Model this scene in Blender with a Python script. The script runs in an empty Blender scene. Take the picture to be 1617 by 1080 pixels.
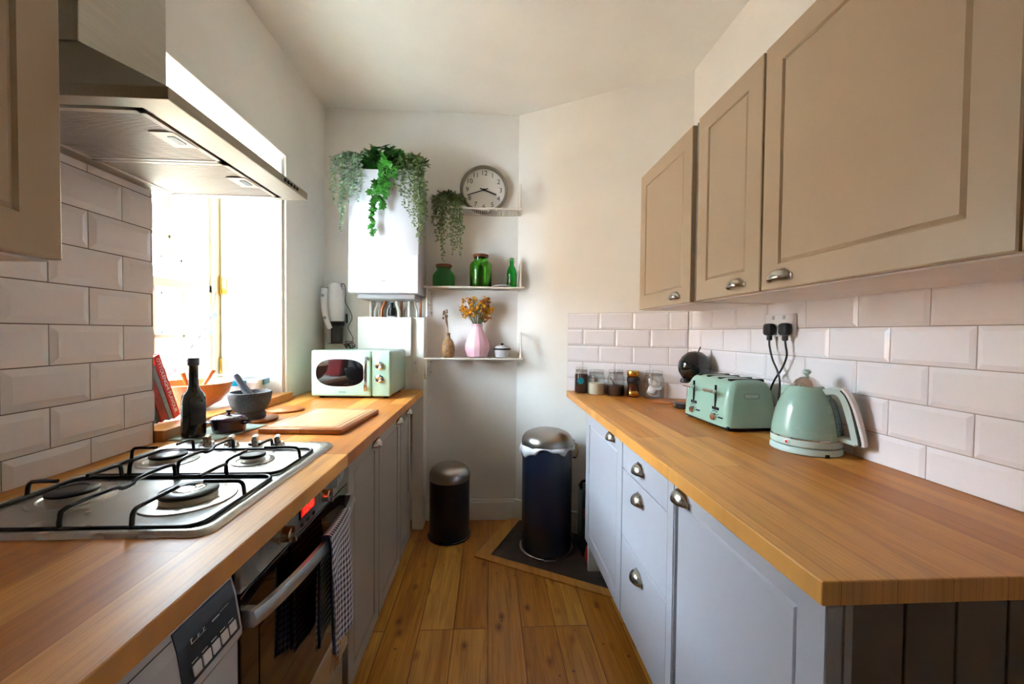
import bpy, bmesh, math, random
from mathutils import Vector, Matrix, Euler
PI = math.pi
random.seed(7)
SC = bpy.context.scene
COL = SC.collection

# ---------------------------------------------------------------- camera
F_PX, YAW, PITCH, ROLL, CAM_Z = 635.99, 0.0569, -0.0221, 0.0096, 1.28
cy, sy, cp, sp = math.cos(YAW), math.sin(YAW), math.cos(PITCH), math.sin(PITCH)
Fv = Vector((sy*cp, cy*cp, sp)); R0 = Vector((cy, -sy, 0)); U0 = R0.cross(Fv)
cr, sr = math.cos(ROLL), math.sin(ROLL)
Rv = R0*cr + U0*sr; Uv = U0*cr - R0*sr
cd = bpy.data.cameras.new('camera'); cam = bpy.data.objects.new('camera', cd); COL.objects.link(cam)
cd.sensor_width = 36.0; cd.lens = F_PX/1617*36.0; cd.clip_start = 0.02; cd.clip_end = 200
M = Matrix((( Rv.x, Uv.x, -Fv.x, 0), (Rv.y, Uv.y, -Fv.y, 0), (Rv.z, Uv.z, -Fv.z, CAM_Z), (0, 0, 0, 1)))
cam.matrix_world = M
SC.camera = cam

# ---------------------------------------------------------------- world, lights, exposure
world = bpy.data.worlds.new('sky'); SC.world = world; world.use_nodes = True
wn = world.node_tree; wn.nodes.clear()
wo = wn.nodes.new('ShaderNodeOutputWorld'); bg = wn.nodes.new('ShaderNodeBackground')
# bright hazy sky with a soft glow where the sun sits behind the haze
tcw = wn.nodes.new('ShaderNodeTexCoord'); dot = wn.nodes.new('ShaderNodeVectorMath'); dot.operation = 'DOT_PRODUCT'
gdir = Vector((-1.0, 0.10, 0.40)).normalized(); dot.inputs[1].default_value = gdir
wn.links.new(tcw.outputs['Generated'], dot.inputs[0])
rmp = wn.nodes.new('ShaderNodeMapRange'); rmp.interpolation_type = 'SMOOTHSTEP'
rmp.inputs['From Min'].default_value = math.cos(math.radians(24)); rmp.inputs['From Max'].default_value = math.cos(math.radians(6))
rmp.inputs['To Min'].default_value = 38.0; rmp.inputs['To Max'].default_value = 72.0
wn.links.new(dot.outputs['Value'], rmp.inputs['Value']); wn.links.new(rmp.outputs[0], bg.inputs[1])
bg.inputs[0].default_value = (0.70, 0.85, 1.0, 1)
wn.links.new(bg.outputs[0], wo.inputs[0])
SC.view_settings.view_transform = 'Standard'
SC.view_settings.look = 'None'
SC.view_settings.exposure = 0.85
SC.view_settings.gamma = 1.0
SC.view_settings.use_curve_mapping = False
SC.cycles.use_denoising = True
SC.cycles.max_bounces = 12; SC.cycles.diffuse_bounces = 6; SC.cycles.glossy_bounces = 4
SC.cycles.transmission_bounces = 8; SC.cycles.transparent_max_bounces = 12
SC.cycles.sample_clamp_indirect = 12.0
SC.cycles.caustics_reflective = False; SC.cycles.caustics_refractive = False

# ---------------------------------------------------------------- materials
def srgb(r, g, b):
    f = lambda c: (c/255/12.92) if c/255 <= 0.04045 else ((c/255+0.055)/1.055)**2.4
    return (f(r), f(g), f(b), 1)
def new_mat(name):
    m = bpy.data.materials.new(name); m.use_nodes = True
    nt = m.node_tree; b = nt.nodes['Principled BSDF']
    return m, nt, b
def N(nt, typ, **kw):
    n = nt.nodes.new(typ)
    for k, v in kw.items():
        if k in n.inputs: n.inputs[k].default_value = v
        else: setattr(n, k, v)
    return n
def coords(nt, scale=(1, 1, 1), rot=(0, 0, 0), loc=(0, 0, 0)):
    tc = N(nt, 'ShaderNodeTexCoord'); mp = N(nt, 'ShaderNodeMapping')
    mp.inputs['Scale'].default_value = scale; mp.inputs['Rotation'].default_value = rot; mp.inputs['Location'].default_value = loc
    nt.links.new(tc.outputs['Object'], mp.inputs['Vector'])
    return mp.outputs['Vector']
def mix(nt, fac, a, b, blend='MIX'):
    n = nt.nodes.new('ShaderNodeMix'); n.data_type = 'RGBA'; n.blend_type = blend
    for s, v in ((n.inputs['Factor'], fac), (n.inputs['A'], a), (n.inputs['B'], b)) if False else ():
        pass
    fi = n.inputs[0]; ai = n.inputs[6]; bi = n.inputs[7]
    for s, v in ((fi, fac), (ai, a), (bi, b)):
        if hasattr(v, 'is_linked') or hasattr(v, 'links'): nt.links.new(v, s)
        else: s.default_value = v
    return n.outputs[2]
def ramp(nt, fac, stops):
    n = nt.nodes.new('ShaderNodeValToRGB'); cr_ = n.color_ramp
    while len(cr_.elements) > 1: cr_.elements.remove(cr_.elements[-1])
    cr_.elements[0].position = stops[0][0]; cr_.elements[0].color = stops[0][1]
    for p, c in stops[1:]:
        e = cr_.elements.new(p); e.color = c
    nt.links.new(fac, n.inputs[0]); return n.outputs[0]
def bump(nt, b, height, strength=0.2, dist=0.002):
    n = N(nt, 'ShaderNodeBump'); n.inputs['Strength'].default_value = strength; n.inputs['Distance'].default_value = dist
    nt.links.new(height, n.inputs['Height']); nt.links.new(n.outputs[0], b.inputs['Normal'])
def mat(name, col, rough=0.5, metal=0.0, var=0.0, vscale=8.0, bmp=0.0, bscale=120.0, coat=0.0, trans=0.0, ior=1.45, emit=None, estr=0.0, sub=0.0, spec=0.5):
    m, nt, b = new_mat(name)
    b.inputs['Base Color'].default_value = col; b.inputs['Roughness'].default_value = rough; b.inputs['Metallic'].default_value = metal
    b.inputs['Coat Weight'].default_value = coat; b.inputs['Transmission Weight'].default_value = trans; b.inputs['IOR'].default_value = ior
    b.inputs['Specular IOR Level'].default_value = spec
    n = N(nt, 'ShaderNodeTexNoise'); n.inputs['Scale'].default_value = vscale; n.inputs['Detail'].default_value = 4
    nt.links.new(coords(nt), n.inputs['Vector'])
    if var > 0:
        d = tuple(c*(1-var) for c in col[:3])+(1,); l = tuple(min(1, c*(1+var)) for c in col[:3])+(1,)
        nt.links.new(ramp(nt, n.outputs[0], [(0.35, d), (0.65, l)]), b.inputs['Base Color'])
    else:
        rr = N(nt, 'ShaderNodeMapRange'); rr.inputs['To Min'].default_value = max(0, rough-0.03); rr.inputs['To Max'].default_value = min(1, rough+0.03)
        nt.links.new(n.outputs[0], rr.inputs['Value']); nt.links.new(rr.outputs[0], b.inputs['Roughness'])
    if bmp > 0:
        n2 = N(nt, 'ShaderNodeTexNoise'); n2.inputs['Scale'].default_value = bscale; n2.inputs['Detail'].default_value = 3
        nt.links.new(coords(nt), n2.inputs['Vector']); bump(nt, b, n2.outputs[0], bmp, 0.001)
    if emit:
        b.inputs['Emission Color'].default_value = emit; b.inputs['Emission Strength'].default_value = estr
    return m
def oak(name, base, dark, light, row=0.09, length=0.85, along='Y', rough=0.33, grain=1.0, off=0.0):
    """solid-stave timber: staves run along the given axis"""
    m, nt, b = new_mat(name)
    tc = N(nt, 'ShaderNodeTexCoord'); sep = N(nt, 'ShaderNodeSeparateXYZ'); nt.links.new(tc.outputs['Object'], sep.inputs[0])
    cmb = N(nt, 'ShaderNodeCombineXYZ')
    o = {'X': (0, 1), 'Y': (1, 0)}[along]
    nt.links.new(sep.outputs[o[0]], cmb.inputs[0]); nt.links.new(sep.outputs[o[1]], cmb.inputs[1]); 
    mp = N(nt, 'ShaderNodeMapping'); mp.inputs['Location'].default_value = (off, off*0.37, 0); nt.links.new(cmb.outputs[0], mp.inputs[0])
    br = N(nt, 'ShaderNodeTexBrick'); br.offset = 0.37; br.offset_frequency = 2; br.squash = 1.0
    br.inputs['Scale'].default_value = 1.0; br.inputs['Brick Width'].default_value = length; br.inputs['Row Height'].default_value = row
    br.inputs['Mortar Size'].default_value = 0.0006; br.inputs['Mortar Smooth'].default_value = 0.2; br.inputs['Bias'].default_value = 0.0
    br.inputs['Color1'].default_value = (0, 0, 0, 1); br.inputs['Color2'].default_value = (1, 1, 1, 1); br.inputs['Mortar'].default_value = (0.1, 0.1, 0.1, 1)
    nt.links.new(mp.outputs[0], br.inputs['Vector'])
    # shift the grain from stave to stave
    sc = N(nt, 'ShaderNodeVectorMath', operation='MULTIPLY'); sc.inputs[1].default_value = (3.1, 7.7, 5.3); nt.links.new(br.outputs['Color'], sc.inputs[0])
    ad = N(nt, 'ShaderNodeVectorMath', operation='ADD'); nt.links.new(cmb.outputs[0], ad.inputs[0]); nt.links.new(sc.outputs[0], ad.inputs[1])
    st = N(nt, 'ShaderNodeMapping'); st.inputs['Scale'].default_value = (1.2, 15, 1); nt.links.new(ad.outputs[0], st.inputs[0])
    n1 = N(nt, 'ShaderNodeTexNoise'); n1.inputs['Scale'].default_value = 2.2; n1.inputs['Detail'].default_value = 5; n1.inputs['Distortion'].default_value = 0.6
    nt.links.new(st.outputs[0], n1.inputs['Vector'])
    st2 = N(nt, 'ShaderNodeMapping'); st2.inputs['Scale'].default_value = (3, 130, 1); nt.links.new(ad.outputs[0], st2.inputs[0])
    n2 = N(nt, 'ShaderNodeTexNoise'); n2.inputs['Scale'].default_value = 3.0; n2.inputs['Detail'].default_value = 3; nt.links.new(st2.outputs[0], n2.inputs['Vector'])
    st3 = N(nt, 'ShaderNodeMapping'); st3.inputs['Scale'].default_value = (0.9, 9, 1); nt.links.new(ad.outputs[0], st3.inputs[0])
    wv = N(nt, 'ShaderNodeTexWave', wave_type='RINGS'); wv.inputs['Scale'].default_value = 3.0; wv.inputs['Distortion'].default_value = 5.0; wv.inputs['Detail'].default_value = 3
    nt.links.new(st3.outputs[0], wv.inputs['Vector'])
    c = ramp(nt, br.outputs['Color'], [(0.0, dark), (0.5, base), (1.0, light)])
    g = ramp(nt, n1.outputs[0], [(0.30, (0.70, 0.62, 0.52, 1)), (0.52, (1, 1, 1, 1)), (0.75, (1.12, 1.1, 1.06, 1))])
    c = mix(nt, 0.8*grain, c, g, 'MULTIPLY')
    g2 = ramp(nt, n2.outputs[0], [(0.36, (0.55, 0.45, 0.36, 1)), (0.5, (1, 1, 1, 1))])
    c = mix(nt, 0.25*grain, c, g2, 'MULTIPLY')
    g3 = ramp(nt, wv.outputs[0], [(0.0, (0.72, 0.62, 0.5, 1)), (0.25, (1, 1, 1, 1))])
    c = mix(nt, 0.3*grain, c, g3, 'MULTIPLY')
    mo = ramp(nt, br.outputs['Fac'], [(0.0, (1, 1, 1, 1)), (1.0, (0.55, 0.42, 0.3, 1))])
    c = mix(nt, 0.8, c, mo, 'MULTIPLY')
    nt.links.new(c, b.inputs['Base Color'])
    b.inputs['Roughness'].default_value = rough
    bump(nt, b, n2.outputs[0], 0.12, 0.0006)
    return m
def floor_mat():
    m, nt, b = new_mat('pine_boards')
    tc = N(nt, 'ShaderNodeTexCoord'); sep = N(nt, 'ShaderNodeSeparateXYZ'); nt.links.new(tc.outputs['Object'], sep.inputs[0])
    cmb = N(nt, 'ShaderNodeCombineXYZ'); nt.links.new(sep.outputs[1], cmb.inputs[0]); nt.links.new(sep.outputs[0], cmb.inputs[1])
    mp = N(nt, 'ShaderNodeMapping'); mp.inputs['Location'].default_value = (-1.72, -0.005, 0); nt.links.new(cmb.outputs[0], mp.inputs[0])
    br = N(nt, 'ShaderNodeTexBrick'); br.offset = 0.5; br.offset_frequency = 3
    br.inputs['Scale'].default_value = 1; br.inputs['Brick Width'].default_value = 2.9; br.inputs['Row Height'].default_value = 0.147
    br.inputs['Mortar Size'].default_value = 0.0022; br.inputs['Mortar Smooth'].default_value = 0.3
    br.inputs['Color1'].default_value = (0, 0, 0, 1); br.inputs['Color2'].default_value = (1, 1, 1, 1); br.inputs['Mortar'].default_value = (0.5, 0.5, 0.5, 1)
    nt.links.new(mp.outputs[0], br.inputs['Vector'])
    sc = N(nt, 'ShaderNodeVectorMath', operation='MULTIPLY'); sc.inputs[1].default_value = (9.1, 17.7, 5.3); nt.links.new(br.outputs['Color'], sc.inputs[0])
    ad = N(nt, 'ShaderNodeVectorMath', operation='ADD'); nt.links.new(cmb.outputs[0], ad.inputs[0]); nt.links.new(sc.outputs[0], ad.inputs[1])
    def ns(scale, s, det=4, dist=0.0):
        q = N(nt, 'ShaderNodeMapping'); q.inputs['Scale'].default_value = scale; nt.links.new(ad.outputs[0], q.inputs[0])
        n = N(nt, 'ShaderNodeTexNoise'); n.inputs['Scale'].default_value = s; n.inputs['Detail'].default_value = det; n.inputs['Distortion'].default_value = dist
        nt.links.new(q.outputs[0], n.inputs['Vector']); return n.outputs[0]
    c = ramp(nt, br.outputs['Color'], [(0, srgb(178, 112, 36)), (0.5, srgb(200, 136, 50)), (1, srgb(218, 162, 76))])
    c = mix(nt, 0.9, c, ramp(nt, ns((1.0, 9, 1), 2.0, 5, 0.8), [(0.3, (0.62, 0.5, 0.36, 1)), (0.55, (1, 1, 1, 1)), (0.75, (1.15, 1.12, 1.05, 1))]), 'MULTIPLY')
    c = mix(nt, 0.5, c, ramp(nt, ns((2, 80, 1), 2.5), [(0.38, (0.55, 0.42, 0.3, 1)), (0.52, (1, 1, 1, 1))]), 'MULTIPLY')
    # knots and old nail marks
    q = N(nt, 'ShaderNodeMapping'); q.inputs['Scale'].default_value = (1.0, 1.9, 1); nt.links.new(ad.outputs[0], q.inputs[0])
    vo = N(nt, 'ShaderNodeTexVoronoi'); vo.inputs['Scale'].default_value = 5.5; nt.links.new(q.outputs[0], vo.inputs['Vector'])
    c = mix(nt, 0.9, c, ramp(nt, vo.outputs['Distance'], [(0.05, (0.16, 0.09, 0.05, 1)), (0.10, (0.62, 0.48, 0.34, 1)), (0.22, (1, 1, 1, 1))]), 'MULTIPLY')
    vo2 = N(nt, 'ShaderNodeTexVoronoi'); vo2.inputs['Scale'].default_value = 14; nt.links.new(ad.outputs[0], vo2.inputs['Vector'])
    c = mix(nt, 0.7, c, ramp(nt, vo2.outputs['Distance'], [(0.07, (0.2, 0.12, 0.08, 1)), (0.11, (1, 1, 1, 1))]), 'MULTIPLY')
    c = mix(nt, 1.0, c, ramp(nt, br.outputs['Fac'], [(0, (1, 1, 1, 1)), (1, (0.34, 0.22, 0.12, 1))]), 'MULTIPLY')
    nt.links.new(c, b.inputs['Base Color'])
    rr = N(nt, 'ShaderNodeMapRange'); rr.inputs['To Min'].default_value = 0.28; rr.inputs['To Max'].default_value = 0.5
    nt.links.new(ns((1, 3, 1), 3.0), rr.inputs['Value']); nt.links.new(rr.outputs[0], b.inputs['Roughness'])
    inv = N(nt, 'ShaderNodeMath', operation='SUBTRACT'); inv.inputs[0].default_value = 1.0; nt.links.new(br.outputs['Fac'], inv.inputs[1])
    bump(nt, b, inv.outputs[0], 0.5, 0.003)
    return m
def brushed(name, col, rough=0.3, axis=0, s=260):
    m, nt, b = new_mat(name)
    scl = [4, 4, 4]; scl[axis] = 0.6
    n = N(nt, 'ShaderNodeTexNoise'); n.inputs['Scale'].default_value = s/4; n.inputs['Detail'].default_value = 3
    sc3 = [4, 4, 4]; sc3[axis] = 0.08
    nt.links.new(coords(nt, tuple(sc3)), n.inputs['Vector'])
    n2 = N(nt, 'ShaderNodeTexNoise'); n2.inputs['Scale'].default_value = 5; n2.inputs['Detail'].default_value = 4; nt.links.new(coords(nt), n2.inputs['Vector'])
    b.inputs['Metallic'].default_value = 1.0
    d = tuple(c*0.88 for c in col[:3])+(1,)
    nt.links.new(ramp(nt, n.outputs[0], [(0.3, d), (0.7, col)]), b.inputs['Base Color'])
    rr = N(nt, 'ShaderNodeMapRange'); rr.inputs['To Min'].default_value = rough*0.75; rr.inputs['To Max'].default_value = rough*1.3
    nt.links.new(n2.outputs[0], rr.inputs['Value']); nt.links.new(rr.outputs[0], b.inputs['Roughness'])
    return m
def glass(name, col, rough=0.02, thin=False):
    m, nt, b = new_mat(name)
    if thin:
        nt.nodes.remove(b)
        tr = N(nt, 'ShaderNodeBsdfTransparent'); tr.inputs[0].default_value = col
        gl = N(nt, 'ShaderNodeBsdfGlossy'); gl.inputs['Roughness'].default_value = rough
        lw = N(nt, 'ShaderNodeLayerWeight'); lw.inputs[0].default_value = 0.5
        pw = N(nt, 'ShaderNodeMath', operation='POWER'); pw.inputs[1].default_value = 4.0; nt.links.new(lw.outputs['Facing'], pw.inputs[0])
        fr = N(nt, 'ShaderNodeMath', operation='MULTIPLY_ADD'); fr.inputs[1].default_value = 0.8; fr.inputs[2].default_value = 0.03; nt.links.new(pw.outputs[0], fr.inputs[0])
        mx = N(nt, 'ShaderNodeMixShader'); nt.links.new(fr.outputs[0], mx.inputs[0]); nt.links.new(tr.outputs[0], mx.inputs[1]); nt.links.new(gl.outputs[0], mx.inputs[2])
        nt.links.new(mx.outputs[0], nt.nodes['Material Output'].inputs[0])
    else:
        b.inputs['Base Color'].default_value = col; b.inputs['Roughness'].default_value = rough; b.inputs['Transmission Weight'].default_value = 1.0; b.inputs['IOR'].default_value = 1.45
        n = N(nt, 'ShaderNodeTexNoise'); n.inputs['Scale'].default_value = 20; nt.links.new(coords(nt), n.inputs['Vector']); bump(nt, b, n.outputs[0], 0.03, 0.001)
    return m
def checks(name, ca, cb, s):
    """woven gingham check"""
    m, nt, b = new_mat(name)
    tc = N(nt, 'ShaderNodeTexCoord'); sep = N(nt, 'ShaderNodeSeparateXYZ'); nt.links.new(tc.outputs['UV'], sep.inputs[0])
    outs = []
    for k in (0, 1):
        mu = N(nt, 'ShaderNodeMath', operation='MULTIPLY'); mu.inputs[1].default_value = s; nt.links.new(sep.outputs[k], mu.inputs[0])
        fr = N(nt, 'ShaderNodeMath', operation='FRACT'); nt.links.new(mu.outputs[0], fr.inputs[0])
        gt = N(nt, 'ShaderNodeMath', operation='GREATER_THAN'); gt.inputs[1].default_value = 0.5; nt.links.new(fr.outputs[0], gt.inputs[0]); outs.append(gt.outputs[0])
    ad = N(nt, 'ShaderNodeMath', operation='ADD'); nt.links.new(outs[0], ad.inputs[0]); nt.links.new(outs[1], ad.inputs[1])
    hf = N(nt, 'ShaderNodeMath', operation='MULTIPLY'); hf.inputs[1].default_value = 0.5; nt.links.new(ad.outputs[0], hf.inputs[0])
    nt.links.new(mix(nt, hf.outputs[0], ca, cb), b.inputs['Base Color'])
    b.inputs['Roughness'].default_value = 0.9
    return m
def brickmat(name, c1, c2, mo):
    m, nt, b = new_mat(name)
    tc = N(nt, 'ShaderNodeTexCoord'); sep = N(nt, 'ShaderNodeSeparateXYZ'); nt.links.new(tc.outputs['Object'], sep.inputs[0])
    cmb = N(nt, 'ShaderNodeCombineXYZ'); nt.links.new(sep.outputs[1], cmb.inputs[0]); nt.links.new(sep.outputs[2], cmb.inputs[1])
    br = N(nt, 'ShaderNodeTexBrick'); br.inputs['Scale'].default_value = 1; br.inputs['Brick Width'].default_value = 0.23; br.inputs['Row Height'].default_value = 0.075; br.inputs['Mortar Size'].default_value = 0.006
    br.inputs['Color1'].default_value = c1; br.inputs['Color2'].default_value = c2; br.inputs['Mortar'].default_value = mo
    nt.links.new(cmb.outputs[0], br.inputs['Vector']); nt.links.new(br.outputs['Color'], b.inputs['Base Color']); b.inputs['Roughness'].default_value = 0.9
    return m
def plaster(name, col):
    return mat(name, col, rough=0.75, var=0.025, vscale=3.0, bmp=0.06, bscale=60, spec=0.3)
MAT = {}
MAT['wall'] = plaster('wall_paint', srgb(243, 243, 239))
MAT['ceiling'] = plaster('ceiling_paint', srgb(243, 244, 240))
MAT['white_gloss'] = mat('white_gloss_paint', srgb(244, 243, 238), 0.3, var=0.01)
MAT['cover_paint'] = mat('cover_panel_paint', srgb(214, 212, 204), 0.4)
MAT['cream'] = mat('cream_gloss_paint', srgb(240, 230, 200), 0.35, var=0.02)
MAT['tile'] = mat('white_ceramic_tile', srgb(243, 241, 246), 0.09, var=0.012, vscale=3)
MAT['grout_dark'] = mat('dark_grout', srgb(104, 92, 76), 0.9, var=0.08)
MAT['grout_light'] = mat('grey_grout', srgb(170, 162, 158), 0.9, var=0.05)
MAT['oak'] = oak('oak_worktop', srgb(208, 138, 54), srgb(180, 108, 32), srgb(228, 168, 88), rough=0.34)
MAT['oak_left'] = oak('oak_worktop_by_hob', srgb(204, 132, 48), srgb(172, 102, 28), srgb(224, 160, 78), rough=0.42, off=0.31)
MAT['oak_curb'] = oak('oak_upstand', srgb(205, 142, 74), srgb(196, 130, 62), srgb(212, 150, 82), row=0.3)
MAT['floor'] = floor_mat()
MAT['hearth_border'] = oak('pine_border', srgb(214, 152, 78), srgb(204, 142, 68), srgb(224, 162, 90), row=0.5, length=3)
MAT['slate'] = mat('dark_slate', srgb(58, 48, 42), 0.6, var=0.35, vscale=14, bmp=0.3, bscale=40)
MAT['paint_grey'] = mat('grey_cabinet_paint', srgb(172, 171, 178), 0.42, var=0.01, bmp=0.05, bscale=200)
MAT['paint_left_shaded'] = mat('grey_cabinet_paint_warm_shade', srgb(150, 143, 132), 0.45, var=0.01, bmp=0.05, bscale=200)  # same grey as the right doors, warm shade mixed into the colour
MAT['paint_taupe'] = mat('taupe_cabinet_paint', srgb(180, 158, 130), 0.42, var=0.015, bmp=0.06, bscale=200)
MAT['paint_end_shaded'] = mat('grey_paint_end_shade', srgb(100, 86, 74), 0.5, var=0.02)  # grey end panel darkened in the colour to stand for its shade
MAT['carcass'] = mat('pale_carcass_board', srgb(244, 242, 240), 0.5, var=0.02)
MAT['plinth'] = mat('plinth_board', srgb(120, 112, 102), 0.6, var=0.03)
MAT['steel'] = brushed('brushed_steel', srgb(205, 203, 198), 0.28, 1)
MAT['steel_h'] = brushed('brushed_steel_hood', srgb(160, 153, 140), 0.44, 1)
MAT['chrome'] = mat('chrome', srgb(225, 225, 225), 0.08, 1.0)
MAT['nickel'] = mat('satin_nickel', srgb(200, 196, 188), 0.22, 1.0)
MAT['bin_lid'] = mat('brushed_bin_lid', srgb(168, 164, 160), 0.3, 1.0)
MAT['alu'] = brushed('aluminium', srgb(200, 200, 198), 0.35, 1)
MAT['brass'] = mat('polished_brass', srgb(214, 168, 74), 0.2, 1.0)
MAT['gold'] = mat('gold_cap', srgb(214, 160, 70), 0.25, 1.0)
MAT['black_enamel'] = mat('black_enamel', srgb(18, 18, 18), 0.3)
MAT['black_gloss'] = mat('black_gloss', srgb(9, 9, 10), 0.06, coat=0.5)
MAT['black_satin'] = mat('satin_black_panel', srgb(14, 15, 20), 0.3)
MAT['oven_glass'] = mat('oven_glass', srgb(14, 10, 9), 0.05, coat=0.4)
MAT['black_plastic'] = mat('black_plastic', srgb(22, 22, 24), 0.4)
MAT['black_matt'] = mat('matt_black_steel', srgb(20, 20, 23), 0.45, bmp=0.1, bscale=300)
MAT['navy_steel'] = mat('midnight_blue_steel', srgb(21, 29, 48), 0.34, coat=0.2)
MAT['white_plastic'] = mat('white_plastic', srgb(238, 238, 240), 0.35)
MAT['grey_plastic'] = mat('grey_plastic', srgb(150, 148, 148), 0.4)
MAT['smoke'] = glass('smoky_plastic', (0.42, 0.40, 0.40, 1), 0.08, thin=True)
MAT['white_enamel'] = mat('white_enamel', srgb(204, 206, 212), 0.25)
MAT['mint'] = mat('mint_enamel', srgb(168, 204, 184), 0.2, coat=0.3)
MAT['mint_sheen'] = mat('mint_satin_metal', srgb(154, 190, 176), 0.27, 0.0, coat=0.4)
MAT['mint_pale'] = mat('pale_mint_plastic', srgb(196, 218, 212), 0.3)
MAT['mint_deep'] = mat('grey_mint_shell', srgb(150, 186, 168), 0.3, coat=0.3)
MAT['window_grey'] = mat('level_window_plastic', srgb(122, 140, 148), 0.2)
MAT['red_led'] = mat('red_display', srgb(255, 20, 10), 0.4, emit=(1, 0.02, 0.01, 1), estr=2.5)
MAT['red'] = mat('red_paper', srgb(196, 28, 30), 0.45)
MAT['red_dark'] = mat('dark_red_paper', srgb(140, 30, 24), 0.5, var=0.3, vscale=30)
MAT['ink'] = mat('dark_ink', srgb(30, 30, 32), 0.5)
MAT['white_ink'] = mat('white_ink', srgb(235, 232, 225), 0.5)
MAT['paper'] = mat('page_paper', srgb(222, 214, 196), 0.8, var=0.05, vscale=200)
MAT['teal_plastic'] = mat('teal_plastic', srgb(10, 122, 150), 0.35)
MAT['clear_tub'] = glass('clear_plastic', (0.93, 0.95, 0.97, 1), 0.1, thin=True)
MAT['frost'] = mat('frosted_white_plastic', srgb(236, 240, 244), 0.4, trans=0.35)
MAT['foil'] = mat('silver_foil', srgb(205, 208, 214), 0.3, 1.0, bmp=0.4, bscale=30)
MAT['bowl_wood'] = oak('olive_wood', srgb(190, 118, 58), srgb(172, 96, 40), srgb(206, 138, 74), row=0.5, length=5)
MAT['board_wood'] = oak('beech_board', srgb(214, 164, 120), srgb(204, 150, 104), srgb(222, 176, 132), row=0.06, length=2, along='Y')
MAT['board_dark'] = oak('chestnut_board', srgb(172, 104, 52), srgb(156, 90, 42), srgb(184, 118, 64), row=0.2, length=2)
MAT['stone'] = mat('dark_granite', srgb(62, 62, 64), 0.6, var=0.3, vscale=160, bmp=0.5, bscale=150)
MAT['stone_light'] = mat('grey_granite', srgb(110, 120, 136), 0.5, var=0.15, vscale=160, bmp=0.3, bscale=150)
MAT['aubergine'] = mat('aubergine_enamel', srgb(52, 28, 50), 0.12, coat=0.6)
MAT['bottle_dark'] = mat('dark_olive_glass', srgb(20, 20, 10), 0.06, coat=0.6)
MAT['label_dark'] = mat('charcoal_label', srgb(38, 40, 48), 0.5, var=0.2, vscale=60)
MAT['label_grey'] = mat('grey_label', srgb(120, 122, 124), 0.6, var=0.1, vscale=60)
MAT['slab'] = mat('grey_green_glass_slab', srgb(158, 170, 158), 0.2, var=0.25, vscale=18)
MAT['green_glass'] = glass('bottle_green_glass', (0.10, 0.62, 0.20, 1))
MAT['green_glass2'] = glass('apple_green_glass', (0.30, 0.75, 0.12, 1))
MAT['cork'] = mat('brown_cork', srgb(110, 66, 40), 0.8, var=0.2, vscale=60)
MAT['clear_glass'] = glass('clear_glass', (0.95, 0.96, 0.96, 1), 0.02, thin=True)
MAT['pane'] = glass('window_glass', (0.97, 0.98, 0.98, 1), 0.01, thin=True)
MAT['coffee'] = mat('ground_coffee', srgb(64, 34, 24), 0.8, var=0.3, vscale=200, bmp=0.5, bscale=300)
MAT['sugar'] = mat('white_sugar', srgb(226, 220, 200), 0.8, var=0.05, vscale=200)
MAT['pod'] = mat('white_tea_bag', srgb(220, 212, 206), 0.6, var=0.05, vscale=80)
MAT['turq'] = mat('turquoise_tag', srgb(20, 150, 180), 0.5)
MAT['pink'] = mat('pink_ceramic', srgb(232, 184, 198), 0.4)
MAT['brown_vase'] = mat('mottled_brown_stoneware', srgb(138, 102, 66), 0.5, var=0.35, vscale=50)
MAT['twig'] = mat('dry_twig', srgb(120, 84, 50), 0.9)
MAT['yellow'] = mat('dried_yellow_flower', srgb(214, 150, 28), 0.8, var=0.3, vscale=60)
MAT['ochre'] = mat('dried_ochre_flower', srgb(160, 92, 24), 0.8, var=0.3, vscale=60)
MAT['bluegrey'] = mat('blue_grey_sprig', srgb(112, 146, 150), 0.7, var=0.2, vscale=60)
MAT['sage'] = mat('sage_leaf', srgb(112, 138, 106), 0.6, var=0.25, vscale=40)
MAT['sage2'] = mat('olive_leaf', srgb(88, 112, 60), 0.6, var=0.3, vscale=40)
MAT['ivy'] = mat('ivy_leaf', srgb(46, 110, 34), 0.4, var=0.4, vscale=25)
MAT['stem'] = mat('green_stem', srgb(84, 92, 48), 0.7)
MAT['pot_dark'] = mat('dark_pot', srgb(52, 50, 44), 0.6)
MAT['pot_white'] = mat('white_pot', srgb(220, 218, 210), 0.4)
MAT['wire'] = mat('white_wire', srgb(236, 232, 222), 0.35)
MAT['clock_face'] = mat('clock_face', srgb(232, 230, 224), 0.5)
MAT['clock_case'] = mat('grey_brown_clock_case', srgb(134, 124, 110), 0.4, 0.3)
MAT['bag_white'] = mat('white_bin_liner', srgb(228, 232, 240), 0.35, bmp=0.4, bscale=40)
MAT['shop_green'] = mat('olive_bag', srgb(60, 64, 26), 0.6, var=0.3)
MAT['shop_orange'] = mat('rust_bag', srgb(120, 44, 18), 0.6, var=0.3)
MAT['shop_red'] = mat('red_bag', srgb(168, 26, 14), 0.5)
MAT['heart'] = mat('whitewashed_fabric', srgb(150, 158, 170), 0.6, var=0.1, vscale=50)
MAT['towel'] = checks('gingham_check', srgb(225, 224, 228), srgb(28, 42, 92), 62)
MAT['navy_hem'] = mat('navy_cotton', srgb(30, 44, 92), 0.9)
MAT['brick'] = brickmat('pale_brick', srgb(166, 128, 104), srgb(184, 148, 122), srgb(184, 174, 160))
MAT['ground_out'] = mat('pale_paving', srgb(214, 210, 202), 0.9, var=0.06)
MAT['teal_paint'] = mat('teal_gloss_paint', srgb(60, 140, 138), 0.4)
MAT['lamp_glass'] = mat('opal_glass', srgb(245, 240, 230), 0.4, emit=(1, 0.80, 0.56, 1), estr=0.0)
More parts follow.
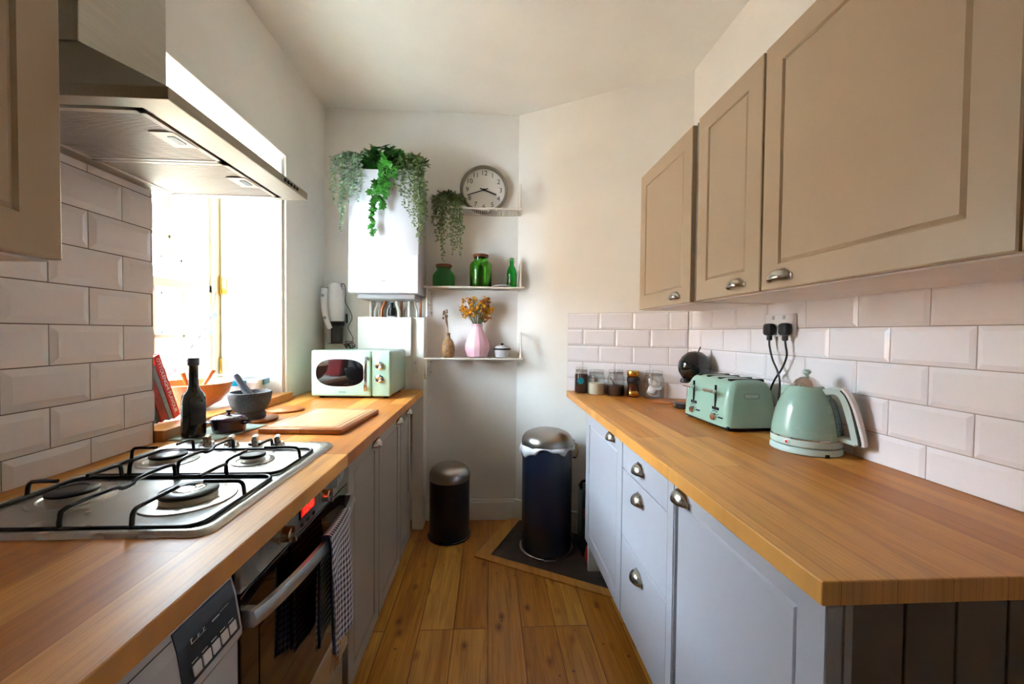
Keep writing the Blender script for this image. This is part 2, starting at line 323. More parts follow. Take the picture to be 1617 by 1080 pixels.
MAT['copper'] = mat('copper_pipe', srgb(180, 110, 74), 0.3, 1.0)
MAT['pipe'] = mat('white_painted_pipe', srgb(214, 208, 192), 0.4)
MAT['filter'] = mat('aluminium_mesh', srgb(196, 190, 182), 0.5, 0.6)
MAT['mesh_dark'] = mat('dark_filter_wool', srgb(70, 64, 60), 0.8)
MAT['grime'] = brushed('steel_rim', srgb(186, 182, 178), 0.3, 1)

# ---------------------------------------------------------------- mesh helpers
def BM(): return bmesh.new()
def box(bm, x0, x1, y0, y1, z0, z1):
    v = [bm.verts.new((x, y, z)) for x in (x0, x1) for y in (y0, y1) for z in (z0, z1)]
    for f in ((0, 1, 3, 2), (4, 6, 7, 5), (0, 4, 5, 1), (2, 3, 7, 6), (0, 2, 6, 4), (1, 5, 7, 3)):
        bm.faces.new([v[i] for i in f])
    return v
def rbox(bm, x0, x1, y0, y1, z0, z1, r, seg=3, axes=None):
    """box with bevelled edges"""
    t = bmesh.new(); box(t, x0, x1, y0, y1, z0, z1)
    es = list(t.edges)
    if axes is not None:
        es = [e for e in es if abs((e.verts[0].co-e.verts[1].co)[axes]) > 1e-6]
    bmesh.ops.bevel(t, geom=es, offset=r, segments=seg, affect='EDGES', profile=0.5)
    merge(bm, t)
def merge(bm, t, M=None):
    if M is not None: bmesh.ops.transform(t, matrix=M, verts=t.verts)
    me = bpy.data.meshes.new('tmp'); t.to_mesh(me); t.free(); bm.from_mesh(me); bpy.data.meshes.remove(me)
def lathe(bm, prof, c=(0, 0, 0), seg=32, sx=1.0, sy=1.0, rot=None, cap=True):
    """revolve [(r, z)] about the z axis through c"""
    t = bmesh.new(); rings = []
    for r, z in prof:
        if r < 1e-6: rings.append([t.verts.new((0, 0, z))])
        else: rings.append([t.verts.new((r*sx*math.cos(2*PI*i/seg), r*sy*math.sin(2*PI*i/seg), z)) for i in range(seg)])
    for a, b in zip(rings, rings[1:]):
        for i in range(seg):
            j = (i+1) % seg
            if len(a) == 1 and len(b) == 1: continue
            if len(a) == 1: t.faces.new((a[0], b[i], b[j]))
            elif len(b) == 1: t.faces.new((a[i], a[j], b[0]))
            else: t.faces.new((a[i], a[j], b[j], b[i]))
    if cap:
        if len(rings[0]) > 1: t.faces.new(list(reversed(rings[0])))
        if len(rings[-1]) > 1: t.faces.new(rings[-1])
    Mx = Matrix.Translation(c)
    if rot is not None: Mx = Mx @ (rot if isinstance(rot, Matrix) else Euler(rot).to_matrix().to_4x4())
    merge(bm, t, Mx)
def cyl(bm, p0, p1, r, seg=16, r1=None):
    p0, p1 = Vector(p0), Vector(p1); d = p1-p0
    q = d.to_track_quat('Z', 'Y').to_matrix().to_4x4()
    lathe(bm, [(r, 0), (r if r1 is None else r1, d.length)], p0, seg, rot=q)
def smooth_path(pts, n=6):
    P = [Vector(p) for p in pts]
    if len(P) < 3: return P
    out = []
    for i in range(len(P)-1):
        a = P[max(i-1, 0)]; b = P[i]; c = P[i+1]; d = P[min(i+2, len(P)-1)]
        for k in range(n):
            t = k/n
            out.append(0.5*((2*b)+(c-a)*t+(2*a-5*b+4*c-d)*t*t+(3*b-a-3*c+d)*t**3))
    out.append(P[-1]); return out
def tube(bm, pts, r, seg=8, closed=False, sm=0):
    P = smooth_path(pts, sm) if sm else [Vector(p) for p in pts]
    n = len(P); rings = []
    up = Vector((0, 0, 1)); prev = None
    for i, p in enumerate(P):
        if closed: d = P[(i+1) % n]-P[i-1]
        else: d = P[min(i+1, n-1)]-P[max(i-1, 0)]
        if d.length < 1e-9: d = Vector((0, 0, 1))
        d.normalize()
        if prev is None:
            a = d.orthogonal().normalized()
        else:
            a = prev-d*prev.dot(d)
            if a.length < 1e-6: a = d.orthogonal()
            a.normalize()
        prev = a; b = d.cross(a)
        rr = r(i/(n-1)) if callable(r) else r
        rings.append([bm.verts.new(p+rr*(a*math.cos(2*PI*k/seg)+b*math.sin(2*PI*k/seg))) for k in range(seg)])
    for i in range(n if closed else n-1):
        A, B = rings[i], rings[(i+1) % n]
        for k in range(seg):
            bm.faces.new((A[k], A[(k+1) % seg], B[(k+1) % seg], B[k]))
    if not closed:
        bm.faces.new(list(reversed(rings[0]))); bm.faces.new(rings[-1])
def prism(bm, poly, z0, z1):
    a = [bm.verts.new((x, y, z0)) for x, y in poly]; b = [bm.verts.new((x, y, z1)) for x, y in poly]
    n = len(poly); bm.faces.new(list(reversed(a))); bm.faces.new(b)
    for i in range(n): bm.faces.new((a[i], a[(i+1) % n], b[(i+1) % n], b[i]))
def extr(bm, poly, M4, d):
    """extrude a 2-D outline (x, y) by d along z, then place it with M4"""
    t = bmesh.new(); prism(t, poly, 0, d); merge(bm, t, M4)
def ball(bm, c, r, sub=2, sc=(1, 1, 1)):
    t = bmesh.new(); bmesh.ops.create_icosphere(t, subdivisions=sub, radius=r)
    merge(bm, t, Matrix.Translation(c) @ Matrix.Diagonal((sc[0], sc[1], sc[2], 1)))
def text(bm, s, size, M4, d=0.0006, align='CENTER', sx=1.0):
    cu = bpy.data.curves.new('t', 'FONT'); cu.body = s; cu.size = size; cu.extrude = d/2; cu.align_x = align; cu.align_y = 'CENTER'; cu.resolution_u = 3
    o = bpy.data.objects.new('t', cu); COL.objects.link(o)
    dg = bpy.context.evaluated_depsgraph_get(); me = bpy.data.meshes.new_from_object(o.evaluated_get(dg))
    t = bmesh.new(); t.from_mesh(me); bpy.data.objects.remove(o); bpy.data.curves.remove(cu); bpy.data.meshes.remove(me)
    merge(bm, t, M4 @ Matrix.Diagonal((sx, 1, 1, 1)))
def chain_loc(p):
    v = Vector((0, 0, 0))
    while p is not None: v += p.location; p = p.parent
    return v
def part(name, bm, m, parent=None, smooth=False, bevel=0.0, local=False, angle=None, label=None, bseg=2):
    if parent is not None and not local:
        bmesh.ops.translate(bm, verts=bm.verts, vec=-chain_loc(parent))
    bmesh.ops.recalc_face_normals(bm, faces=bm.faces)
    me = bpy.data.meshes.new(name); bm.to_mesh(me); bm.free()
    me.materials.append(MAT[m] if isinstance(m, str) else m)
    o = bpy.data.objects.new(name, me); COL.objects.link(o)
    if parent is not None: o.parent = parent
    if smooth:
        for p in me.polygons: p.use_smooth = True
        me.set_sharp_from_angle(angle=math.radians(angle or 40))
    if bevel > 0:
        b = o.modifiers.new('bevel', 'BEVEL'); b.width = bevel; b.segments = bseg; b.limit_method = 'ANGLE'; b.angle_limit = math.radians(40); b.harden_normals = False
    if label: o['label'] = label
    return o
def tag(o, label, cat, group=None):
    o['label'] = label; o['category'] = cat
    if group: o['group'] = group
    return o
def thing(name, label, cat, loc=(0, 0, 0), rz=0.0, group=None):
    o = bpy.data.objects.new(name, None); COL.objects.link(o); o.location = loc; o.rotation_euler = (0, 0, rz)
    o.empty_display_size = 0.05
    return tag(o, label, cat, group)
def struct(name, bm, m, parent=None, **kw):
    o = part(name, bm, m, parent, **kw)
    if parent is None: o['kind'] = 'structure'
    return o
def solo(name, bm, m, label, cat, loc, group=None, **kw):
    """a thing of one mesh, origin at its base"""
    bmesh.ops.translate(bm, verts=bm.verts, vec=-Vector(loc))
    o = part(name, bm, m, None, **kw); o.location = loc
    return tag(o, label, cat, group)

# ---------------------------------------------------------------- room shell
XL, XR, YB, ZC = -1.095, 1.13, 2.75, 2.752
OY0, OY1, OZ0, OZ1 = 1.372, 2.222, 0.93, 2.205       # window opening
XW = -1.42                                            # window plane
YN = -1.9                                             # rear end of the room
bm = BM(); box(bm, -1.7, 1.4, YN-0.15, 2.95, -0.06, 0.0); struct('floor', bm, 'floor')
bm = BM(); box(bm, -1.7, 1.4, YN-0.15, 2.95, ZC, ZC+0.08); struct('ceiling', bm, 'ceiling')
bm = BM()
T0 = XW-0.10
box(bm, T0, XL, YN, OY0, 0, ZC); box(bm, T0, XL, OY1, YB, 0, ZC)
box(bm, T0, XL, OY0, OY1, 0, OZ0); box(bm, T0, XL, OY0, OY1, OZ1, ZC)
struct('wall_left', bm, 'wall')
bm = BM(); box(bm, XR, XR+0.15, YN, 2.95, 0, ZC); struct('wall_right', bm, 'wall')
bm = BM(); box(bm, -1.55, 1.4, YB, YB+0.15, 0, ZC); struct('wall_back', bm, 'wall')
DX0, DY0, DX1, DY1 = 0.191, YB, 1.13, 2.212            # diagonal chimney-breast wall
dv = Vector((DX1-DX0, DY1-DY0, 0)); DL = dv.length; du = dv.normalized(); dn = Vector((du.y, -du.x, 0))  # dn points into the room
if dn.y > 0: dn = -dn
bm = BM(); prism(bm, [(DX0, DY0), (DX1, DY1), (DX1+0.02, DY0+0.02), (DX0, DY0+0.02)], 0, ZC); struct('wall_diagonal', bm, 'wall')
bm = BM(); box(bm, T0, XR+0.15, YN-0.15, YN, 0, ZC); struct('wall_rear', bm, 'wall')
# skirting
bm = BM()
box(bm, -0.415, DX0+0.01, YB-0.02, YB, 0, 0.125); box(bm, -0.415, DX0+0.01, YB-0.014, YB, 0.125, 0.14)
struct('baseboard_back', bm, 'wall', bevel=0.003)
bm = BM()
a = Vector((DX0, DY0, 0)); b2 = a+du*DL
q = dn*0.02
prism(bm, [(a.x, a.y), (b2.x, b2.y), (b2.x+q.x, b2.y+q.y), (a.x+q.x, a.y+q.y-0.0)], 0, 0.14); struct('baseboard_diagonal', bm, 'wall', bevel=0.003)
# window: trim, sill, frame
bm = BM()
w = 0.018
box(bm, XL, XL+0.012, OY1, OY1+w, OZ0, OZ1+w); box(bm, XL, XL+0.012, OY0-w, OY1+w, OZ1, OZ1+w)
struct('trim_1', bm, 'white_gloss', bevel=0.005)
bm = BM(); box(bm, XW-0.03, XL-0.06, OY0, OY1, OZ0-0.02, OZ0+0.012); struct('trim_2', bm, 'white_gloss', bevel=0.003)   # white sill board
win = bpy.data.objects.new('window_1', None); COL.objects.link(win); win['kind'] = 'structure'; win.location = (XW, 1.76, OZ0)
bm = BM()
FY0, FY1 = OY0, 2.155
box(bm, XW-0.08, XW+0.03, FY1-0.035, OY1+0.02, OZ0, OZ1); box(bm, XW-0.08, XW+0.03, FY0, FY0+0.035, OZ0, OZ1)
box(bm, XW-0.08, XW+0.03, FY0, FY1, OZ1-0.05, OZ1); box(bm, XW-0.08, XW+0.03, FY0, FY1, OZ0, OZ0+0.05)
box(bm, XW-0.01, XW+0.015, FY1-0.055, FY1-0.035, OZ0, OZ1)
part('window_frame', bm, 'cream', win, bevel=0.004)
def sash(x, y0, y1, z0, z1, nb, hz, name):
    bm = BM(); t = 0.035; s = 0.038
    box(bm, x, x+t, y0, y0+s, z0, z1); box(bm, x, x+t, y1-s, y1, z0, z1)
    box(bm, x, x+t, y0, y1, z0, z0+s); box(bm, x, x+t, y0, y1, z1-s, z1)
    for k in range(1, nb):
        yy = y0+s+(y1-y0-2*s)*k/nb; box(bm, x+0.008, x+t-0.002, yy-0.009, yy+0.009, z0, z1)
    for h in hz: box(bm, x+0.008, x+t-0.002, y0, y1, h-0.009, h+0.009)
    o = part(name, bm, 'cream', win, bevel=0.003)
    bm = BM(); box(bm, x+0.015, x+0.018, y0+s, y1-s, z0+s, z1-s); part('glass_pane', bm, 'pane', o)
sash(XW-0.055, FY0+0.03, FY1-0.05, 1.47, OZ1-0.04, 4, [1.70, 1.94], 'upper_sash')
sash(XW-0.015, FY0+0.03, FY1-0.015, OZ0+0.04, 1.505, 4, [1.252], 'lower_sash')
# folded shutter in the far reveal
sh = thing('window_shutter', 'white painted shutter leaf folded flat in the deep window reveal', 'shutter', (XL, OY1, OZ0+0.02))
bm = BM()
yA, yB_ = OY1-0.004, 2.178
def rev(x0, x1, off, z0, z1, th=0.006):
    """slab lying on the splayed reveal between depths x0 and x1"""
    f = lambda x: yB_+(yA-yB_)*(x-XW)/(XL-XW)
    vs = []
    for x in (x0, x1):
        for dy in (0.0, -off):
            for z in (z0, z1): vs.append(bm.verts.new((x, f(x)+dy, z)))
    for f_ in ((0, 1, 3, 2), (4, 6, 7, 5), (0, 4, 5, 1), (2, 3, 7, 6), (0, 2, 6, 4), (1, 5, 7, 3)): bm.faces.new([vs[i] for i in f_])
rev(XW+0.035, XL-0.004, 0.012, OZ0+0.014, OZ1-0.01)
part('shutter_leaf', bm, 'white_gloss', sh, bevel=0.002)
bm = BM(); rev(XW+0.035, XW+0.075, 0.016, OZ0+0.014, OZ1-0.01); part('hinge_stile', bm, 'cream', sh, bevel=0.002)
for z in (1.51, 1.09):
    bm = BM(); rev(XW+0.037, XW+0.062, 0.021, z-0.045, z+0.045)
    cyl(bm, (XW+0.036, yB_-0.02, z-0.048), (XW+0.036, yB_-0.02, z+0.048), 0.006, 10)
    part('hinge', bm, 'brass', sh, label='polished brass hinge')
# wooden upstand along the front of the window ledge
bm = BM(); box(bm, -1.135, -1.055, OY0-0.005, OY1+0.012, 0.913, 0.952)
solo('ledge_board', bm, 'oak_curb', 'oak upstand board edging the window ledge above the left worktop', 'ledge', (-1.11, 1.8, 0.913), bevel=0.003)

# ---------------------------------------------------------------- tiles
PW, PH = 0.2025, 0.1025
def tiles(name, origin, ux, n, length, z_lo, z_hi, zref, uref, grout, inner_bev=0.018, thick=0.008, g=0.0025, end_trim=False):
    """bevelled metro tiles: running bond along ux from origin, facing n; one course line at zref with a joint at uref in the row below it"""
    bm = BM()
    o = Vector(origin); ux = Vector(ux); n = Vector(n)
    def P(u, z, d): return o+ux*u+Vector((0, 0, z))+n*d
    r0 = int(math.floor((z_lo-zref)/PH))-1; r1 = int(math.ceil((z_hi-zref)/PH))+1
    for r in range(r0, r1):
        za, zb = zref+r*PH, zref+(r+1)*PH
        a_, b_ = max(za, z_lo)+g/2, min(zb, z_hi)-g/2
        if b_-a_ < 0.006: continue
        sh_ = 0 if (r % 2) else PW/2            # row -1 (below zref) has the joint at uref
        k0 = int(math.floor((0-uref)/PW))-2
        for k in range(k0, k0+int(length/PW)+6):
            ua, ub = uref+k*PW+sh_, uref+(k+1)*PW+sh_
            c_, d_ = max(ua, 0)+g/2, min(ub, length)-g/2
            if d_-c_ < 0.006: continue
            full = (zb-za)
            ib = inner_bev
            # outline insets stay with the uncut edges
            i0 = c_+(ib if ua >= -1e-6 else 0.001); i1 = d_-(ib if ub <= length+1e-6 else 0.001)
            j0 = a_+(ib if za >= z_lo-1e-6 else 0.001); j1 = b_-(ib if zb <= z_hi+1e-6 else 0.001)
            if i1-i0 < 0.004: i0 = (c_+d_)/2-0.002; i1 = i0+0.004
            if j1-j0 < 0.004: j0 = (a_+b_)/2-0.002; j1 = j0+0.004
            base = [bm.verts.new(P(u, z, 0.0005)) for u, z in ((c_, a_), (d_, a_), (d_, b_), (c_, b_))]
            edge = [bm.verts.new(P(u, z, thick*0.55)) for u, z in ((c_, a_), (d_, a_), (d_, b_), (c_, b_))]
            top = [bm.verts.new(P(u, z, thick)) for u, z in ((i0, j0), (i1, j0), (i1, j1), (i0, j1))]
            for i in range(4):
                j = (i+1) % 4
                bm.faces.new((base[i], base[j], edge[j], edge[i])); bm.faces.new((edge[i], edge[j], top[j], top[i]))
            bm.faces.new(top)
    root = struct(name, bm, 'tile')
    bm = BM()
    vs = [bm.verts.new(P(u, z, d)) for u in (0, length) for z in (z_lo, z_hi) for d in (0.0002, thick*0.42)]
    for f_ in ((0, 1, 3, 2), (4, 6, 7, 5), (0, 4, 5, 1), (2, 3, 7, 6), (0, 2, 6, 4), (1, 5, 7, 3)): bm.faces.new([vs[i] for i in f_])
    part('grout', bm, grout, root)
    return root
WT = 0.913                                           # worktop height
# left: u runs along +Y from -0.2 to 1.362
tiles('wall_tiles_left', (XL+0.01, -0.2, 0), (0, 1, 0), (1, 0, 0), 1.562, WT, 1.93, 1.4959, 1.2554+0.2, 'grout_dark')
bm = BM(); box(bm, XL, XL+0.0105, -0.2, 1.366, WT, 1.93); struct('trim_3', bm, 'grout_light')
# right: u runs along +Y
tiles('wall_tiles_right', (XR, 0.2, 0), (0, 1, 0), (-1, 0, 0), 2.212-0.2-0.002, WT, 1.4106, 1.3081, 1.2721-0.2, 'grout_light', inner_bev=0.012)
# diagonal wall
uD = 0.365
tiles('wall_tiles_diagonal', tuple(Vector((DX0, DY0, 0))+du*uD), tuple(du), tuple(dn), DL-uD-0.008, WT, 1.4106, 1.3081, 0.3037, 'grout_light', inner_bev=0.012)

# ---------------------------------------------------------------- worktops
def worktop(name, poly, m, label, base):
    bm = BM(); prism(bm, poly, WT-0.038, WT)
    return solo(name, bm, m, label, 'worktop', base, bevel=0.0025)
EL, ER = -0.420, 0.500
worktop('oak_worktop', [(XL+0.002, -0.5), (EL, -0.5), (EL, 2.60), (XL+0.002, 2.60)], 'oak_left', 'long oak worktop on the left holding the gas hob and the microwave', (-0.75, 1.0, WT-0.038))
def dwall(x): return DY0+(x-DX0)*(DY1-DY0)/(DX1-DX0)
worktop('oak_worktop', [(ER, 0.566), (XR-0.001, 0.566), (XR-0.001, dwall(XR)-0.01), (ER, dwall(ER)-0.012)], 'oak', 'oak worktop along the right wall holding the toaster and the kettle', (0.8, 1.4, WT-0.038))

# ---------------------------------------------------------------- cabinets
def door_mesh(bm, xf, s, y0, y1, z0, z1, fr=0.055, dep=0.008, cham=0.011, th=0.02, frames=None):
    """framed door in the plane x=xf facing direction s (+1/-1)"""
    fl, frr, fb, ft = frames or (fr, fr, fr, fr)      # widths at y0, y1, z0, z1
    L = lambda d, a, b_, c, e: [bm.verts.new((xf-s*d, y, z)) for y, z in ((y0+a, z0+c), (y1-b_, z0+c), (y1-b_, z1-e), (y0+a, z1-e))]
    back = L(th, 0, 0, 0, 0); o1 = L(0.002, 0, 0, 0, 0); o2 = L(0, 0.003, 0.003, 0.003, 0.003)
    i1 = L(0, fl, frr, fb, ft); i2 = L(dep, fl+cham*0.35, frr+cham*0.35, fb+cham*0.35, ft+cham*0.35); i3 = L(dep*0.3, fl+cham, frr+cham, fb+cham, ft+cham)
    for A, B in ((back, o1), (o1, o2), (o2, i1), (i1, i2), (i2, i3)):
        for i in range(4):
            j = (i+1) % 4; bm.faces.new((A[i], A[j], B[j], B[i]))
    bm.faces.new(i3); bm.faces.new(list(reversed(back)))
def slab(bm, xf, s, y0, y1, z0, z1, th=0.018):
    box(bm, min(xf, xf-s*th), max(xf, xf-s*th), y0, y1, z0, z1)
def cup(xf, s, y, z, parent, w=0.076, h=0.033, d=0.027):
    """half-dome cup pull, open below, its centre at (xf, y) and lower rim at z"""
    bm = BM(); nu, nv = 16, 8; rows = []
    for j in range(nv+1):
        th = (PI/2)*j/nv                                   # 0 at the rim, up to the top
        row = []
        for i in range(nu+1):
            ph = PI*i/nu
            row.append(bm.verts.new((xf+s*d*math.sin(ph)*math.cos(th)**0.8, y-(w/2)*math.cos(ph)*math.cos(th)**0.85, z+h*math.sin(th))))
        rows.append(row)
    for a, b_ in zip(rows, rows[1:]):
        for i in range(nu):
            bm.faces.new((a[i], a[i+1], b_[i+1], b_[i]))
    bmesh.ops.remove_doubles(bm, verts=bm.verts, dist=0.0002)
    # flanges
    box(bm, min(xf, xf+s*0.003), max(xf, xf+s*0.003), y-w/2-0.006, y-w/2+0.006, z-0.002, z+0.012)
    box(bm, min(xf, xf+s*0.003), max(xf, xf+s*0.003), y+w/2-0.006, y+w/2+0.006, z-0.002, z+0.012)
    box(bm, min(xf, xf+s*0.002), max(xf, xf+s*0.002), y-w*0.22, y+w*0.22, z+h-0.008, z+h+0.001)
    o = part('handle', bm, 'nickel', parent, smooth=True, angle=50)
    so = o.modifiers.new('shell', 'SOLIDIFY'); so.thickness = 0.0016; so.offset = 1
    return o
XD = 0.520                                              # right base door faces
ZD0, ZD1 = 0.185, 0.871
# far base cabinet with one door
def base_r(name, label, y0, y1):
    t = thing(name, label, 'cabinet', (0.8, (y0+y1)/2, 0))
    bm = BM(); box(bm, XD+0.021, XR-0.012, y0+0.001, y1-0.001, ZD0-0.03, 0.8748); part('body', bm, 'carcass', t)
    bm = BM(); box(bm, XD+0.125, XR-0.02, y0+0.002, y1-0.002, 0.0, ZD0-0.0305); part('plinth', bm, 'plinth', t)
    return t
t = base_r('base_cabinet', 'grey base cabinet beside the big bin, with a single framed door', 1.526, 2.105)
bm = BM(); door_mesh(bm, XD, -1, 1.530, 2.105, ZD0, ZD1, 0.06); d = part('door', bm, 'paint_grey', t); cup(XD, -1, 1.655, 0.838, d)
bm = BM(); box(bm, XD+0.021, XD+0.09, 2.106, 2.124, 0.0, 0.8745); part('end_post', bm, 'wall', t)
t = base_r('drawer_cabinet', 'grey base cabinet with a stack of three flat drawers', 1.089, 1.525)
bm = BM(); slab(bm, XD+0.0, -1, 1.091, 1.126, ZD0, ZD1, 0.02); part('face_frame', bm, 'paint_grey', t, bevel=0.001)
for z0, z1, hz in ((0.764, 0.871, 0.803), (0.503, 0.760, 0.698), (0.185, 0.499, 0.430)):
    bm = BM(); slab(bm, XD+0.001, -1, 1.129, 1.524, z0, z1, 0.02); d = part('drawer', bm, 'paint_grey', t, bevel=0.0025); cup(XD+0.001, -1, 1.345, hz, d, w=0.080)
t = base_r('base_cabinet', 'grey base cabinet at the near end of the right worktop with a wide door', 0.590, 1.088)
bm = BM(); door_mesh(bm, XD, -1, 0.572, 1.087, ZD0, ZD1, frames=(0.066, 0.006, 0.05, 0.043), dep=0.012, cham=0.012); d = part('door', bm, 'paint_grey', t, bevel=0.001); cup(XD, -1, 1.04, 0.832, d, w=0.082)
bm = BM(); rbox(bm, XD-0.012, XD+0.004, 0.5665, 0.5715, 0.02, 0.874, 0.002, 1); box(bm, XD+0.0205, XD+0.033, 0.569, 0.589, 0.02, 0.874); part('end_stile', bm, 'paint_grey', t, bevel=0.003)
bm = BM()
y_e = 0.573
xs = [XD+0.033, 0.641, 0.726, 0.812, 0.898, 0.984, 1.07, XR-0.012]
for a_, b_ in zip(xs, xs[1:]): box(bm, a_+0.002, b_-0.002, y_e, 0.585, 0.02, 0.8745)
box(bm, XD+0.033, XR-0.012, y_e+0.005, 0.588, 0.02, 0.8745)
part('end_panel', bm, 'paint_end_shaded', t, bevel=0.0015, label='grooved grey end panel with its shade put into the colour')

# upper cabinets on the right
XU = 0.78; ZU0, ZU1 = 1.408, 2.09
def upper(label, y0, y1, door_y, hy, xw=XR-0.0005, ad=0.0):
    t = thing('hanging_cabinet', label, 'cabinet', (0.95, (y0+y1)/2, ZU0), group=None)
    bm = BM(); box(bm, XU+0.021, xw-0.001, y0, y1, ZU0-0.004, ZU1+0.012); part('body', bm, 'carcass', t, bevel=0.001)
    bm = BM(); door_mesh(bm, XU, -1, door_y[0], door_y[1], ZU0, ZU1, 0.066, dep=0.006, cham=0.012, th=0.02); d = part('door', bm, 'paint_taupe', t)
    if hy: cup(XU, -1, hy, ZU0+0.022, d, w=0.078, h=0.028)
    return t
upper('taupe wall cabinet at the far end above the coffee machine', 1.536, 2.062, (1.535, 2.062), 1.655)
upper('narrow taupe wall cabinet between its two wider neighbours', 1.131, 1.486, (1.130, 1.487), 1.235)
upper('wide taupe wall cabinet above the toaster and the kettle', 0.552, 1.128, (0.556, 1.121), 1.045)
upper('taupe wall cabinet at the edge of view, nearest above the right worktop', -0.02, 0.550, (-0.02, 0.552), None)
# left upper cabinet
t = thing('hanging_cabinet', 'taupe wall cabinet left of the steel extractor hood', 'cabinet', (-0.92, 0.45, 1.40))
bm = BM(); box(bm, XL+0.0185, -0.781, 0.17, 0.762, 1.398, 2.10); part('body', bm, 'carcass', t, bevel=0.001)
bm = BM(); door_mesh(bm, -0.76, 1, 0.168, 0.766, 1.402, 2.09, 0.066, dep=0.006, cham=0.012); part('door', bm, 'paint_taupe', t)

# left base units
XB = -0.445
def base_l(name, label, y0, y1):
    t = thing(name, label, 'cabinet', (-0.75, (y0+y1)/2, 0))
    bm = BM(); box(bm, XL+0.002, XB-0.021, y0+0.001, y1-0.001, 0.10, 0.8745); part('body', bm, 'carcass', t)
    bm = BM(); box(bm, XL+0.01, XB-0.045, y0+0.002, y1-0.002, 0.0, 0.0995); part('plinth', bm, 'plinth', t)
    return t
for (y0, y1, hy, lab) in ((1.302, 1.664, 1.60, 'grey left base cabinet right beside the oven'), (1.666, 2.062, 2.00, 'grey left base cabinet below the wooden chopping board, between two others'), (2.070, 2.330, 2.235, 'narrow grey left base cabinet below the microwave')):
    t = base_l('base_cabinet', lab, y0, y1)
    bm = BM(); door_mesh(bm, XB, 1, y0+0.003, y1-0.003, 0.105, ZD1, 0.055); d = part('door', bm, 'paint_left_shaded', t); cup(XB, 1, hy, 0.832, d, w=0.066)
# boxed-in pier under the boiler and the flat cover on it
bm = BM(); box(bm, -0.490, -0.418, 2.615, YB-0.0005, 0, 1.374); box(bm, -0.828, -0.490, 2.62, YB-0.0005, WT, 1.371); struct('wall_pier', bm, 'wall', bevel=0.002)
bm = BM(); rbox(bm, -0.826, -0.493, 2.585, 2.6195, 1.125, 1.374, 0.002, 1)
solo('pipe_cover', bm, 'cover_paint', 'flat white cover panel boxed below the boiler pipes', 'panel', (-0.66, 2.60, 1.125))

# ---------------------------------------------------------------- oven
t = thing('built_in_oven', 'built-in steel and black glass oven under the gas hob', 'oven', (-0.75, 1.02, 0.27))
y0, y1 = 0.745, 1.298
bm = BM(); box(bm, XL+0.01, XB-0.012, y0, y1, 0.28, 0.8735); part('body', bm, 'black_plastic', t)
bm = BM(); rbox(bm, XB-0.012, XB, y0, y1, 0.802, 0.8735, 0.002); part('control_panel', bm, 'steel', t)
bm = BM(); box(bm, XB-0.011, XB-0.001, y0, y1, 0.385, 0.798); dr = part('oven_door', bm, 'oven_glass', t, bevel=0.002)
bm = BM(); box(bm, XB-0.001, XB+0.0005, y0+0.06, y1-0.06, 0.43, 0.70); part('viewing_window', bm, 'black_gloss', dr)
bm = BM(); box(bm, XB-0.011, XB, y0, y1, 0.28, 0.381); part('lower_trim', bm, 'steel', t, bevel=0.002)
bm = BM()                                                  # bowed handle
n = 24; zc, hh = 0.752, 0.015
A = []
for i in range(n+1):
    u = i/n; y = y0+0.005+(y1-y0-0.01)*u; x = XB+0.014+0.032*math.sin(PI*u)**0.7
    A.append((x, y))
sec = [(0.006, hh), (0.010, 0), (0.006, -hh), (-0.004, -hh), (-0.004, hh)]
rings = [[bm.verts.new((x+dx, y, zc+dz)) for dx, dz in sec] for x, y in A]
for a_, b_ in zip(rings, rings[1:]):
    for k in range(5): bm.faces.new((a_[k], a_[(k+1) % 5], b_[(k+1) % 5], b_[k]))
bm.faces.new(rings[0]); bm.faces.new(list(reversed(rings[-1])))
box(bm, XB-0.002, XB+0.014, y0+0.006, y0+0.022, zc-0.016, zc+0.016); box(bm, XB-0.002, XB+0.014, y1-0.022, y1-0.006, zc-0.016, zc+0.016)
part('handle', bm, 'alu', dr, smooth=True, angle=30)
rx = Matrix.Rotation(PI/2, 4, 'Y')
for y in (0.890, 1.098):
    bm = BM(); lathe(bm, [(0.021, 0), (0.021, 0.004), (0.017, 0.005), (0.016, 0.022), (0.014, 0.024), (0, 0.024)], (XB, y, 0.840), 24, rot=rx)
    box(bm, XB+0.006, XB+0.030, y-0.004, y+0.004, 0.824, 0.856); part('control_knob', bm, 'steel', t, smooth=True)
bm = BM(); rbox(bm, XB-0.001, XB+0.003, 0.968, 1.052, 0.832, 0.864, 0.0015, 1); di = part('display', bm, 'black_gloss', t)
bm = BM(); box(bm, XB+0.003, XB+0.0036, 0.974, 1.046, 0.836, 0.860); part('display_glow', bm, mat('red_glow', srgb(190, 20, 14), 0.4, emit=(1, 0.02, 0.01, 1), estr=0.35), di)
Mx = Matrix.Translation((XB+0.0042, 1.010, 0.848)) @ Matrix(((0, 0, 1, 0), (1, 0, 0, 0), (0, 1, 0, 0), (0, 0, 0, 1)))
bm = BM(); text(bm, '12:45', 0.026, Mx, 0.0004); part('digits', bm, 'red_led', di)
for k in range(3):
    bm = BM(); rbox(bm, XB-0.001, XB+0.004, 0.975+k*0.032, 0.986+k*0.032, 0.812, 0.822, 0.002, 1); part('button', bm, 'black_plastic', t)
